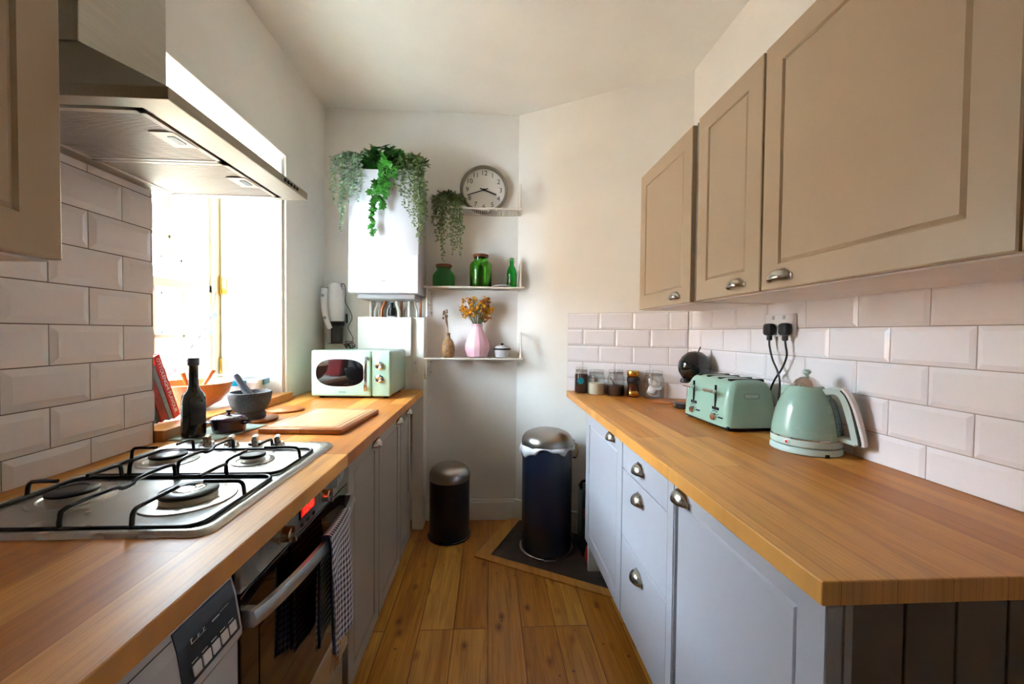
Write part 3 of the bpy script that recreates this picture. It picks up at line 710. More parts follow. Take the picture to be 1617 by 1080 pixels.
# tea towel over the oven handle
def towel():
    bm = BM(); uvl = bm.loops.layers.uv.new('UVMap')
    ya, yb = 1.000, 1.165
    def hx(y): return XB+0.014+0.032*math.sin(PI*min(max((y-y0-0.005)/(y1-y0-0.01), 0), 1))**0.7
    prof = []
    for k in range(15): prof.append(('b', 0.49+(0.767-0.49)*k/14))
    for k in range(1, 6): prof.append(('o', k/6))
    for k in range(19): prof.append(('f', 0.767-(0.767-0.475)*k/18))
    nu = 16; grid = []; s = 0; last = None
    for kind, v in prof:
        row = []
        for i in range(nu+1):
            u = i/nu; y = ya+(yb-ya)*u
            x0 = hx(y)
            dn_ = max(0, 0.757-(v if kind != 'o' else 0.757))
            wv = 0.010*math.sin(u*9+1.0)*min(1, dn_/0.12)
            if kind == 'b': p = (x0-0.010+wv*0.3-min(0.012, dn_*0.1), y+0.0*u, v)
            elif kind == 'f': p = (x0+0.014+wv+dn_*0.02, y-0.014*dn_/0.3*(1-u)*0-0.01*math.sin(v*20)*0.2, v-0.02*math.sin(u*3)*min(1, dn_/0.3)+0.012*u)
            else:
                a = PI*v; p = (x0+0.002-0.012*math.cos(a), y, 0.767+0.008*math.sin(a))
            row.append(bm.verts.new(p))
        grid.append(row)
    V = 0
    for r in range(len(grid)-1):
        dV = (grid[r+1][0].co-grid[r][0].co).length
        for i in range(nu):
            f = bm.faces.new((grid[r][i], grid[r][i+1], grid[r+1][i+1], grid[r+1][i]))
            for l, (uu, vv) in zip(f.loops, ((i, V), (i+1, V), (i+1, V+dV), (i, V+dV))): l[uvl].uv = (uu/nu*(yb-ya)*1.5, vv)
        V += dV
    r_ = thing('tea_towel', 'blue and white checked tea towel hanging over the oven handle', 'towel', (XB+0.05, 1.08, 0.475))
    o = part('cloth', bm, 'towel', r_, smooth=True, angle=80)
    so = o.modifiers.new('s', 'SOLIDIFY'); so.thickness = 0.003; so.offset = 0
    bm = BM()
    tube(bm, [(hx(ya)-0.012, ya, 0.50), (hx(ya)-0.012, ya, 0.65), (hx(ya)-0.010, ya, 0.76), (hx(ya)+0.002, ya, 0.7765), (hx(ya)+0.014, ya, 0.76), (hx(ya)+0.019, ya-0.001, 0.62), (hx(ya)+0.024, ya-0.001, 0.485)], 0.0034, 6, sm=4)
    part('hem', bm, 'navy_hem', r_, smooth=True, label='navy hem')
towel()

# ---------------------------------------------------------------- dishwasher
t = thing('dishwasher', 'white freestanding dishwasher under the near left worktop, with black control panel', 'dishwasher', (-0.75, 0.44, 0))
bm = BM(); box(bm, XL+0.02, XB-0.045, 0.142, 0.741, 0.02, 0.873); part('body', bm, 'white_enamel', t, bevel=0.004)
bm = BM()
prof = [(XB-0.045, 0.10), (XB-0.002, 0.10), (XB-0.002, 0.722), (XB+0.006, 0.736), (XB+0.006, 0.746), (XB-0.004, 0.81), (XB-0.020, 0.872), (XB-0.045, 0.872)]
M_xz = Matrix(((1, 0, 0, 0), (0, 0, 1, 0), (0, 1, 0, 0), (0, 0, 0, 1)))
extr(bm, prof, Matrix.Translation((0, 0.142, 0)) @ M_xz, 0.598)
dr = part('door', bm, 'white_enamel', t, bevel=0.002)
# black control panel on the slanted top of the door
def slant(z):                                                # door face x at height z
    pts = [(0.746, XB+0.006), (0.81, XB-0.004), (0.872, XB-0.020)]
    for (za, xa), (zb, xb) in zip(pts, pts[1:]):
        if z <= zb: return xa+(xb-xa)*(z-za)/(zb-za)
    return XB-0.020
def onslant(bm, y0, y1, z0, z1, d0=-0.0005, d1=0.0016):
    zs = [z0]+([0.81] if z0 < 0.81 < z1 else [])+[z1]
    fr = [[bm.verts.new((slant(z)+d1, y, z)) for y in (y0, y1)] for z in zs]; bk = [[bm.verts.new((slant(z)+d0, y, z)) for y in (y0, y1)] for z in zs]
    for i in range(len(zs)-1):
        bm.faces.new((fr[i][0], fr[i][1], fr[i+1][1], fr[i+1][0])); bm.faces.new((bk[i][0], bk[i+1][0], bk[i+1][1], bk[i][1]))
        for k in (0, 1): bm.faces.new((fr[i][k], fr[i+1][k], bk[i+1][k], bk[i][k]))
    bm.faces.new((fr[0][0], bk[0][0], bk[0][1], fr[0][1])); bm.faces.new((fr[-1][0], fr[-1][1], bk[-1][1], bk[-1][0]))
bm = BM(); onslant(bm, 0.600, 0.732, 0.750, 0.838); cpn = part('control_panel', bm, 'black_satin', dr)
for k in range(5):
    y = 0.620+k*0.0212
    bm = BM(); onslant(bm, y, y+0.0175, 0.757, 0.774, 0.0016, 0.0040); part('button', bm, 'white_plastic', cpn, bevel=0.0015)
bm = BM()
for k in range(5): y = 0.620+k*0.0212; onslant(bm, y+0.001, y+0.014, 0.7775, 0.7790, 0.0016, 0.0019)
onslant(bm, 0.626, 0.658, 0.8035, 0.8043, 0.0016, 0.0019); onslant(bm, 0.672, 0.690, 0.8045, 0.8070, 0.0016, 0.0019); onslant(bm, 0.692, 0.714, 0.8075, 0.8081, 0.0016, 0.0019)
for y, h_ in ((0.626, 0.007), (0.640, 0.004), (0.652, 0.005)):
    onslant(bm, y, y+0.0015, 0.8045, 0.8045+h_, 0.0016, 0.0019); onslant(bm, y+0.0015, y+0.004, 0.8045+h_-0.0015, 0.8045+h_, 0.0016, 0.0019)
part('lettering', bm, 'white_ink', cpn)
bm = BM(); onslant(bm, 0.15, 0.598, 0.8300, 0.8312, -0.001, 0.0006); part('seam', bm, 'ink', dr)
# the next cabinet towards the viewpoint
t = base_l('base_cabinet', 'grey left base cabinet before the dishwasher, below the near worktop end', -0.49, 0.138)
bm = BM(); door_mesh(bm, XB, 1, -0.487, 0.135, 0.105, ZD1, 0.055); part('door', bm, 'paint_left_shaded', t)

# ---------------------------------------------------------------- hob
HX0, HX1, HY0, HY1 = -1.005, -0.495, 0.735, 1.335
t = thing('gas_hob', 'stainless steel four-burner gas hob set into the left worktop', 'hob', (-0.75, 1.035, WT))
bm = BM()
def rrect(x0, x1, y0, y1, r, n=5):
    P = []
    for cx, cy_, a0 in ((x1-r, y1-r, 0), (x0+r, y1-r, PI/2), (x0+r, y0+r, PI), (x1-r, y0+r, 1.5*PI)):
        for k in range(n+1):
            a = a0+PI/2*k/n; P.append((cx+r*math.cos(a), cy_+r*math.sin(a)))
    return P
rings = []
for ins, z in ((0, WT+0.0002), (0.001, WT+0.004), (0.006, WT+0.009), (0.014, WT+0.010), (0.022, WT+0.0055)):
    rings.append([bm.verts.new((x, y, z)) for x, y in rrect(HX0+ins, HX1-ins, HY0+ins, HY1-ins, 0.03)])
for a_, b_ in zip(rings, rings[1:]):
    for i in range(len(a_)): j = (i+1) % len(a_); bm.faces.new((a_[i], a_[j], b_[j], b_[i]))
bm.faces.new(rings[-1]); bm.faces.new(list(reversed(rings[0])))
part('hob_plate', bm, 'steel', t, smooth=True, angle=60)
ZH = WT+0.0055
burn = [(-0.640, 0.895, 0.050), (-0.885, 0.905, 0.040), (-0.880, 1.155, 0.040), (-0.652, 1.150, 0.030)]
for (bx, by, br_) in burn:
    bm = BM(); lathe(bm, [(br_*1.75, 0), (br_*1.72, 0.003), (br_*1.35, 0.0045), (br_*1.25, 0.002), (br_*1.02, 0.002), (br_*1.02, 0.010), (br_*1.05, 0.013), (0, 0.013)], (bx, by, ZH), 40)
    bu = part('burner', bm, 'steel', t, smooth=True, angle=30)
    bm = BM(); lathe(bm, [(br_*1.02, 0.013), (br_*1.06, 0.0145), (br_*1.06, 0.019), (br_*0.98, 0.0215), (br_*0.62, 0.0225), (br_*0.6, 0.021), (0, 0.0215)], (bx, by, ZH), 40)
    part('burner_cap', bm, 'black_enamel', bu, smooth=True, angle=35)
    if br_ > 0.045:
        bm = BM(); lathe(bm, [(br_*0.58, 0.0216), (br_*0.5, 0.0235), (br_*0.2, 0.0225), (0, 0.0222)], (bx, by, ZH), 32); part('burner_disc', bm, 'chrome', bu, smooth=True)
for kx in (-0.872, -0.800, -0.728, -0.660):
    bm = BM(); lathe(bm, [(0.022, 0), (0.022, 0.004), (0.020, 0.005), (0.018, 0.014), (0, 0.014)], (kx, 1.296, ZH), 28)
    t2 = bmesh.new(); box(t2, -0.0075, 0.0075, -0.019, 0.019, 0.012, 0.034); bmesh.ops.bevel(t2, geom=list(t2.edges), offset=0.003, segments=2, affect='EDGES')
    merge(bm, t2, Matrix.Translation((kx, 1.296, ZH)) @ Matrix.Rotation(0.35, 4, 'Z')); part('control_knob', bm, 'nickel', t, smooth=True, angle=35)
def support(y0, y1, bs):
    bm = BM(); r = 0.0042; z = ZH+0.0045; zt = ZH+0.037
    x0, x1 = HX0+0.028, HX1-0.030
    tube(bm, [(x, y, z) for x, y in rrect(x0, x1, y0, y1, 0.03, 4)], r, 8, closed=True)
    mb = (min(b_[0] for b_ in bs)+max(b_[0] for b_ in bs))/2
    def finger(px, py, qx, qy):
        d = Vector((qx-px, qy-py, 0)); L_ = d.length; d.normalize()
        P0 = Vector((px, py, z)); pts = [P0, P0+Vector((0, 0, zt-z-0.014))+d*0.002]
        for k in range(1, 4):
            a = PI/2*k/4; pts.append(P0+d*(0.002+0.014*(1-math.cos(a)))+Vector((0, 0, zt-z-0.014+0.014*math.sin(a))))
        pts.append(P0+d*0.03+Vector((0, 0, zt-z))); pts.append(P0+d*(L_*0.985)+Vector((0, 0, zt-z)))
        tube(bm, pts, r, 8)
    for (bx, by) in bs:
        g = 0.030
        finger(bx, y0, bx, by-g); finger(bx, y1, bx, by+g)
    xs_ = sorted(bs)
    finger(x0, xs_[0][1], xs_[0][0]-0.030, xs_[0][1]); finger(x1, xs_[1][1], xs_[1][0]+0.030, xs_[1][1])
    mx_ = (xs_[0][0]+xs_[1][0])/2
    # long wavy bar joining both rings
    ym_ = (y0+y1)/2
    tube(bm, [(mb, y0, z), (mb, y0+0.002, zt-0.012), (mb, y0+0.014, zt), (mb, ym_-0.03, zt), (mb+0.004, ym_-0.012, zt-0.006), (mb+0.004, ym_+0.012, zt-0.006), (mb, ym_+0.03, zt), (mb, y1-0.014, zt), (mb, y1-0.002, zt-0.012), (mb, y1, z)], r, 8, sm=3)
    part('pan_support', bm, 'black_enamel', t, smooth=True, angle=60)
support(HY0+0.020, 1.020, [(-0.640, 0.895), (-0.885, 0.905)])
support(1.033, 1.250, [(-0.880, 1.155), (-0.652, 1.150)])

# ---------------------------------------------------------------- extractor hood
t = thing('extractor_hood', 'stainless steel chimney extractor hood above the gas hob', 'hood', (-0.85, 1.11, 1.72))
hx0, hx1, hy0, hy1, hz = XL+0.0005, -0.615, 0.815, 1.405, 1.720
hx0 = -1.0765 if False else XL+0.0190
bm = BM(); rim = 0.024
# rim ring + sloping canopy
cx0, cx1, cy0, cy1, cz = hx0, -0.938, 0.985, 1.238, 1.935
R1 = [bm.verts.new(p) for p in ((hx0, hy0, hz), (hx1, hy0, hz), (hx1, hy1, hz), (hx0, hy1, hz))]
R2 = [bm.verts.new(p) for p in ((hx0, hy0, hz+rim), (hx1, hy0, hz+rim), (hx1, hy1, hz+rim), (hx0, hy1, hz+rim))]
R3 = [bm.verts.new(p) for p in ((cx0, cy0, cz), (cx1, cy0, cz), (cx1, cy1, cz), (cx0, cy1, cz))]
I0 = [bm.verts.new(p) for p in ((hx0+0.04, hy0+0.035, hz), (hx1-0.075, hy0+0.035, hz), (hx1-0.075, hy1-0.02, hz), (hx0+0.04, hy1-0.02, hz))]
I1 = [bm.verts.new(p) for p in ((hx0+0.04, hy0+0.035, hz+0.006), (hx1-0.075, hy0+0.035, hz+0.006), (hx1-0.075, hy1-0.02, hz+0.006), (hx0+0.04, hy1-0.02, hz+0.006))]
for A, B in ((R1, R2), (R2, R3), (R1, I0), (I0, I1)):
    for i in range(4): j = (i+1) % 4; bm.faces.new((A[i], A[j], B[j], B[i]))
bm.faces.new(R3); bm.faces.new(I1)
part('canopy', bm, 'steel_h', t, bevel=0.0015)
bm = BM(); box(bm, hx0+0.002, cx1-0.0005, cy0+0.0005, cy1-0.0005, cz+0.001, ZC-0.001); part('chimney', bm, 'steel_h', t, bevel=0.002)
def filt(y0, y1):
    x0, x1 = hx0+0.048, hx1-0.083; z = hz
    bm = BM()
    fr = 0.012
    box(bm, x0, x1, y0, y0+fr, z-0.002, z+0.005); box(bm, x0, x1, y1-fr, y1, z-0.002, z+0.005); box(bm, x0, x0+fr, y0, y1, z-0.002, z+0.005); box(bm, x1-fr, x1, y0, y1, z-0.002, z+0.005)
    n = 34
    for k in range(n):
        yy = y0+fr+(y1-y0-2*fr)*(k+0.5)/n; w_ = (y1-y0-2*fr)/n*0.27
        box(bm, x0+fr, x1-fr, yy-w_, yy+w_, z-0.0006, z+0.0004)
    o = part('grease_filter', bm, 'filter', t)
    bm = BM(); box(bm, x0+fr, x1-fr, y0+fr, y1-fr, z+0.0004, z+0.0045); part('filter_wool', bm, 'mesh_dark', o)
    ym = (y0+y1)/2
    bm = BM(); box(bm, x1-0.058, x1-0.004, ym-0.040, ym+0.040, z-0.0035, z-0.0012); part('latch_plate', bm, 'filter', o, bevel=0.001)
    bm = BM(); rbox(bm, x1-0.034, x1-0.016, ym-0.020, ym+0.020, z-0.0045, z-0.0033, 0.004, 2, axes=2); part('latch', bm, 'black_plastic', o)
filt(hy0+0.042, 1.108); filt(1.113, hy1-0.026)
for k in range(5):
    bm = BM(); lathe(bm, [(0.0055, 0), (0.0055, 0.003), (0.004, 0.004), (0, 0.004)], (hx1, 1.255+k*0.019, hz+0.012), 14, rot=rx); part('button', bm, 'black_plastic', t, smooth=True)
for y in (0.90,):
    bm = BM(); rbox(bm, hx0+0.012, hx0+0.036, y, y+0.14, hz-0.003, hz, 0.002, 1); part('lamp_lens', bm, 'frost', t)

# ---------------------------------------------------------------- floor details: hearth, bins
bm = BM()
A0 = Vector((0.020, 2.286)); A1 = Vector((0.229, 2.716)); B0 = Vector((0.663, 1.919))
prism(bm, [(0.020, 2.286), (0.663, 1.919), (1.12, 1.66), (1.12, 2.215), (DX0+0.03, 2.712)], 0.0, 0.006)
hr = struct('floor_hearth', bm, 'slate')
bm = BM()
prism(bm, [(-0.075, 2.277), (0.605, 1.889), (1.12, 1.595), (1.12, 1.66), (0.02, 2.286)], 0.0, 0.009)
prism(bm, [(-0.075, 2.279), (0.018, 2.287), (0.224, 2.7295), (0.140, 2.7295)], 0.0, 0.0085)
o = part('hearth_border', bm, 'hearth_border', hr, bevel=0.001)
def bin_(name, label, x, y, r, h, hl, body, lid_m, ring_m):
    t = thing(name, label, 'bin', (x, y, 0.0085 if x > 0 else 0.0))
    z0 = t.location.z
    bm = BM(); lathe(bm, [(r*1.06, 0), (r*1.09, 0.003), (r*1.09, 0.012), (r*1.02, 0.018), (r*0.98, 0.018)], (x, y, z0), 48); part('base_ring', bm, ring_m, t, smooth=True)
    bm = BM(); lathe(bm, [(r*0.985, 0.018), (r, 0.022), (r, h-0.002), (r*0.98, h)], (x, y, z0), 64); part('body', bm, body, t, smooth=True)
    bm = BM(); pr_ = [(r*1.0, h+0.001), (r*1.03, h+0.004), (r*1.03, h+0.022)]
    for k in range(1, 10):
        a = PI/2*k/9; pr_.append((r*1.03*math.cos(a)**0.62 if k < 9 else 0, h+0.022+(hl-0.022)*math.sin(a)))
    lathe(bm, pr_, (x, y, z0), 64); ld = part('lid', bm, lid_m, t, smooth=True)
    bm = BM(); ang = -PI/2-0.1
    rbox(bm, x-0.035, x+0.035, y-r*1.09-0.014, y-r*0.96, z0+0.012, z0+0.018, 0.003, 2); part('pedal', bm, ring_m, t)
    return t, z0
tb, _ = bin_('pedal_bin', 'small black pedal bin with brushed steel lid by the back wall', -0.240, 2.535, 0.124, 0.362, 0.098, 'black_matt', 'bin_lid', 'black_gloss')
for k in range(2):
    bm = BM(); lathe(bm, [(0.007, 0.0), (0.007, 0.01), (0, 0.01)], (-0.240-0.02+k*0.04, 2.535+0.128, 0.36), 12)
    part('lid_hinge', bm, 'nickel', tb)
tb, z0 = bin_('pedal_bin', 'tall midnight-blue pedal bin with domed lid and white liner showing', 0.348, 2.352, 0.146, 0.615, 0.092, 'navy_steel', 'bin_lid', 'chrome')
bm = BM(); ng = 72; rows = []
for j in range(6):
    row = []
    for i in range(ng):
        a = 2*PI*i/ng
        depth = 0.018+0.020*(0.5+0.5*math.sin(a*2.0+2.4))+0.012*math.sin(a*5+1)+0.008*math.sin(a*11)
        # long flap of liner on the left-hand side
        fl_ = max(0, math.cos(a-PI*1.02))**3*0.05
        z = 0.630+z0-(depth+fl_)*j/5
        rr = 0.148+0.010*math.sin(j/5*PI)*(1+0.5*math.sin(a*9))+0.003*math.sin(a*17)*(j/5)
        row.append(bm.verts.new((0.348+rr*math.cos(a), 2.352+rr*math.sin(a), z)))
    rows.append(row)
for a_, b_ in zip(rows, rows[1:]):
    for i in range(ng): bm.faces.new((a_[i], a_[(i+1) % ng], b_[(i+1) % ng], b_[i]))
o = part('bin_liner', bm, 'bag_white', tb, smooth=True, angle=80)
so = o.modifiers.new('s', 'SOLIDIFY'); so.thickness = 0.001
bm = BM(); tube(bm, [(0.497, 2.34, 0.635), (0.520, 2.32, 0.632), (0.524, 2.31, 0.59), (0.514, 2.32, 0.555), (0.500, 2.34, 0.550)], 0.0035, 8, sm=4)
box(bm, 0.494, 0.506, 2.32, 2.355, 0.60, 0.66); part('carry_handle', bm, 'chrome', tb, smooth=True)
# bags kept behind the bin and at the end of the cabinet
def lump(bm, c, s, seed, sub=3, k=0.12):
    random.seed(seed); t_ = bmesh.new(); bmesh.ops.create_icosphere(t_, subdivisions=sub, radius=1)
    ph = [random.uniform(0, 6) for _ in range(6)]
    for v in t_.verts:
        n_ = 1+k*(math.sin(v.co.x*4+ph[0])+math.sin(v.co.y*5+ph[1])+math.sin(v.co.z*4+ph[2]))/1.5
        v.co *= n_; v.co.x *= s[0]; v.co.y *= s[1]; v.co.z *= s[2]
        if v.co.z < -s[2]*0.8: v.co.z = -s[2]*0.8
    merge(bm, t_, Matrix.Translation(c))
bm = BM(); rbox(bm, 0.538, 0.70, 2.235, 2.375, 0.0065, 0.385, 0.012, 2)
tb = thing('tool_case', 'black case standing between the tall bin and the base cabinet', 'case', (0.61, 2.31, 0.0065)); part('shell', bm, 'black_plastic', tb)
bm = BM(); tube(bm, [(0.545, 2.30, 0.375), (0.550, 2.30, 0.42), (0.64, 2.30, 0.42), (0.66, 2.30, 0.375)], 0.009, 8, sm=4); part('handle', bm, 'black_plastic', tb, smooth=True)
bm = BM(); rbox(bm, 0.553, 0.585, 2.231, 2.2345, 0.345, 0.367, 0.001, 1); part('label_plate', bm, 'white_plastic', tb)
bm = BM(); rbox(bm, 0.545, 0.66, 2.2305, 2.2348, 0.235, 0.29, 0.001, 1); part('rust_panel', bm, 'shop_orange', tb)
bm = BM(); lump(bm, (0.575, 2.165, 0.137), (0.040, 0.040, 0.08), 3); lathe(bm, [(0.012, 0), (0.012, 0.03), (0, 0.03)], (0.575, 2.165, 0.195), 12)
solo('spray_bottle', bm, 'shop_red', 'red bottle on the dark hearth beside the base cabinet', 'bottle', (0.575, 2.165, 0.073), smooth=True)
bpy.data.objects['spray_bottle'].location.z = 0.0065+0.0

# ---------------------------------------------------------------- boiler
t = thing('boiler', 'white wall-hung boiler with plants on top and pipes below', 'boiler', (-0.635, 2.60, 1.51))
bm = BM(); rbox(bm, -0.838, -0.426, 2.452, YB-0.001, 1.512, 2.245, 0.006, 2); part('casing', bm, 'white_enamel', t, smooth=True, angle=30)
bm = BM(); rbox(bm, -0.8375, -0.4265, 2.445, 2.4515, 1.515, 1.742, 0.004, 2)
fl = part('front_flap', bm, 'white_enamel', t)
bm = BM(); lathe(bm, [(0.013, 0), (0.013, 0.003), (0.009, 0.004), (0, 0.004)], (-0.63, 2.445, 1.585), 20, rot=Matrix.Rotation(PI/2, 4, 'X'), sy=0.5); part('badge', bm, 'grey_plastic', fl)
bm = BM(); box(bm, -0.80, -0.45, 2.49, YB-0.01, 1.480, 1.512); part('underside_tray', bm, 'grey_plastic', t, bevel=0.01)
px_ = [-0.765, -0.745, -0.722, -0.680, -0.662, -0.632, -0.600, -0.575, -0.548, -0.520, -0.488, -0.455]
for i, x in enumerate(px_):
    random.seed(i); e = x+random.choice([-0.016, 0.0, 0.014]); y = 2.66+0.02*((i*7) % 3)
    bm = BM(); tube(bm, [(x, y, 1.485), (x, y, 1.46), (e, y, 1.42), (e, y, 1.368)], 0.0075 if i % 3 else 0.011, 10, sm=4)
    part('pipe', bm, 'pipe' if i % 4 != 3 else 'copper', t, smooth=True)
bm = BM(); lathe(bm, [(0.022, 0), (0.026, 0.01), (0.022, 0.05), (0.01, 0.055), (0.01, 0.085)], (-0.632, 2.66, 1.385), 16); part('valve', bm, 'black_plastic', t, smooth=True)

# handheld vacuum on the wall
t = thing('handheld_vacuum', 'white and grey handheld vacuum hung on the back wall above the microwave', 'vacuum cleaner', (-1.01, 2.66, 1.20))
bm = BM()
lathe(bm, [(0.050, 0), (0.055, 0.02), (0.058, 0.12), (0.050, 0.20), (0.042, 0.235), (0.030, 0.25), (0, 0.252)], (-1.0, 2.685, 1.345), 28, sy=0.9); part('motor_body', bm, 'white_plastic', t, smooth=True)
bm = BM(); tube(bm, [(-1.046, 2.63, 1.55), (-1.044, 2.615, 1.48), (-1.036, 2.61, 1.40), (-1.024, 2.615, 1.34), (-1.012, 2.63, 1.30)], lambda u: 0.021-0.006*u, 12, sm=5); h = part('grip', bm, 'white_plastic', t, smooth=True)
bm = BM(); lathe(bm, [(0.020, 0), (0.020, 0.008), (0, 0.010)], (-1.046, 2.63, 1.553), 20); part('end_cap', bm, 'grey_plastic', h, smooth=True)
for z in (1.505, 1.365):
    bm = BM(); lathe(bm, [(0.010, 0), (0.010, 0.004), (0, 0.005)], (-1.044+(1.505-z)*0.09, 2.594, z), 18, rot=Matrix.Rotation(PI/2, 4, 'X')); part('button', bm, 'grey_plastic', h)
bm = BM(); lathe(bm, [(0.048, 0.0), (0.048, 0.008), (0.046, 0.01), (0.050, 0.12), (0.056, 0.124), (0.056, 0.146), (0.05, 0.146)], (-1.0, 2.685, 1.20), 28, sy=0.9); part('dust_cup', bm, 'smoke', t, smooth=True, label='smoky clear dust cup')
bm = BM(); lathe(bm, [(0.026, 0.01), (0.030, 0.09), (0.036, 0.11), (0, 0.11)], (-1.0, 2.685, 1.205), 20); box(bm, -1.030, -1.010, 2.628, 2.640, 1.205, 1.325); part('cyclone_core', bm, 'grey_plastic', t, smooth=True)
bm = BM(); lathe(bm, [(0.057, 0), (0.057, 0.018), (0.05, 0.02)], (-1.0, 2.685, 1.318), 28, sy=0.9); part('dark_band', bm, 'black_plastic', t, smooth=True)
bm = BM()
cab = [(-0.958, 2.68, 1.545), (-0.955, 2.67, 1.585), (-0.935, 2.67, 1.580), (-0.932, 2.68, 1.52), (-0.940, 2.70, 1.47), (-0.905, 2.70, 1.40), (-0.900, 2.70, 1.36), (-0.920, 2.69, 1.31), (-0.905, 2.69, 1.27), (-0.885, 2.68, 1.235), (-0.905, 2.68, 1.205), (-0.940, 2.66, 1.195)]
tube(bm, cab, 0.0026, 6, sm=5)
random.seed(5); pts = [(-0.935+0.06*random.random(), 2.66+0.03*random.random(), 1.165+0.05*random.random()) for _ in range(22)]
tube(bm, pts, 0.0026, 6, sm=4)
tube(bm, [(-0.90, 2.67, 1.17), (-0.87, 2.66, 1.16), (-0.855, 2.64, 1.10), (-0.85, 2.63, 0.96), (-0.86, 2.60, 0.917)], 0.0026, 6, sm=4)
rbox(bm, -0.9625, -0.9525, 2.674, 2.686, 1.525, 1.56, 0.002, 1); rbox(bm, -0.936, -0.924, 2.684, 2.698, 1.335, 1.395, 0.003, 1)
cb = part('charger_cable', bm, 'black_plastic', t, smooth=True)

# ---------------------------------------------------------------- microwave
t = thing('microwave', 'mint green retro microwave with black oval window on the left worktop', 'microwave', (-0.742, 2.405, WT), rz=math.radians(-3.5))
W2, D2 = 0.218, 0.155; zb = 0.012
bm = BM(); rbox(bm, -W2, W2, -D2+0.012, D2, zb+0.002, 0.262, 0.018, 4); part('casing', bm, 'mint', t, local=True, smooth=True, angle=30)
bm = BM(); rbox(bm, -W2, 0.112, -D2-0.012, -D2+0.016, zb, 0.264, 0.012, 4); dr = part('door', bm, 'mint', t, local=True, smooth=True, angle=30)
bm = BM(); rbox(bm, 0.114, W2, -D2-0.012, -D2+0.016, zb, 0.264, 0.012, 4); cpn = part('control_panel', bm, 'mint', t, local=True, smooth=True, angle=30)
def stadium(w, h, n=14):
    r = h/2; P = []
    for sgn, a0 in ((1, -PI/2), (-1, PI/2)):
        for k in range(n+1):
            a = a0+PI*k/n; P.append((sgn*(w/2-r)+r*math.cos(a), r*math.sin(a)))
    return P
Mf = lambda x, z, y: Matrix.Translation((x, y, z)) @ Matrix(((1, 0, 0, 0), (0, 0, -1, 0), (0, 1, 0, 0), (0, 0, 0, 1)))
Ms = lambda P, s: [(x*s, y*s) for x, y in P]
st = [(math.copysign(abs(math.cos(2*PI*k/48))**0.72, math.cos(2*PI*k/48)), math.copysign(abs(math.sin(2*PI*k/48))**0.78, math.sin(2*PI*k/48))) for k in range(48)]
bm = BM(); extr(bm, [(x*0.138, y*0.080) for x, y in st], Mf(-0.056, 0.142, -D2-0.0115), 0.002); ws = part('window_surround', bm, 'mint_pale', dr, local=True)
bm = BM(); extr(bm, [(x*0.133, y*0.075) for x, y in st], Mf(-0.056, 0.142, -D2-0.0134), 0.0016); part('window', bm, 'black_gloss', dr, local=True)
bm = BM(); rbox(bm, 0.080, 0.099, -D2-0.042, -D2-0.034, 0.045, 0.235, 0.004, 2); box(bm, 0.082, 0.097, -D2-0.036, -D2-0.011, 0.05, 0.066); box(bm, 0.082, 0.097, -D2-0.036, -D2-0.011, 0.214, 0.23); part('handle', bm, 'chrome', dr, local=True)
for z in (0.182, 0.110):
    bm = BM(); lathe(bm, [(0.022, 0), (0.022, 0.004), (0.018, 0.006), (0.017, 0.020), (0.013, 0.023), (0.005, 0.020), (0, 0.020)], (0.158, -D2-0.0115, z), 28, rot=Matrix.Rotation(PI/2, 4, 'X')); kn = part('knob', bm, 'chrome', cpn, local=True, smooth=True)
bm = BM(); text(bm, 'SWAN', 0.014, Mf(-0.046, 0.036, -D2-0.0125), 0.0006); part('badge', bm, 'ink', dr, local=True)
bm = BM()
for x in (-0.18, 0.18):
    for y in (-0.12, 0.12): lathe(bm, [(0.012, 0), (0.012, zb+0.003)], (x, y, 0), 14)
part('feet', bm, 'black_plastic', t, local=True)
# wall socket beside the microwave
def socket(name, label, M4, w, h, rockers=True, grp=None):
    t = thing(name, label, 'socket', M4.translation)
    bm = BM(); t_ = bmesh.new(); rbox(t_, -w/2, w/2, -h/2, h/2, 0, 0.010, 0.003, 2); R = M4.copy(); R.translation = (0, 0, 0)
    merge(bm, t_, R); part('faceplate', bm, 'white_plastic', t, local=True)
    for sx_ in (-0.036, 0.036):
        bm = BM(); t_ = bmesh.new(); box(t_, sx_-0.006, sx_+0.006, 0.018, 0.034, 0.010, 0.0135); merge(bm, t_, R); part('switch', bm, 'white_enamel', t, local=True, bevel=0.001)
    return t
Mback = Matrix.Translation((-0.468, 2.615, 1.075)) @ Matrix(((1, 0, 0, 0), (0, 0, -1, 0), (0, 1, 0, 0), (0, 0, 0, 1)))
t = thing('electric_socket', 'white electric socket on the pier just behind the microwave', 'socket', (-0.469, 2.615, 1.06))
bm = BM(); rbox(bm, -0.486, -0.452, 2.605, 2.6145, 1.02, 1.105, 0.002, 1); part('faceplate', bm, 'white_plastic', t)
bm = BM(); box(bm, -0.474, -0.464, 2.602, 2.6055, 1.075, 1.092); part('switch', bm, 'white_enamel', t)

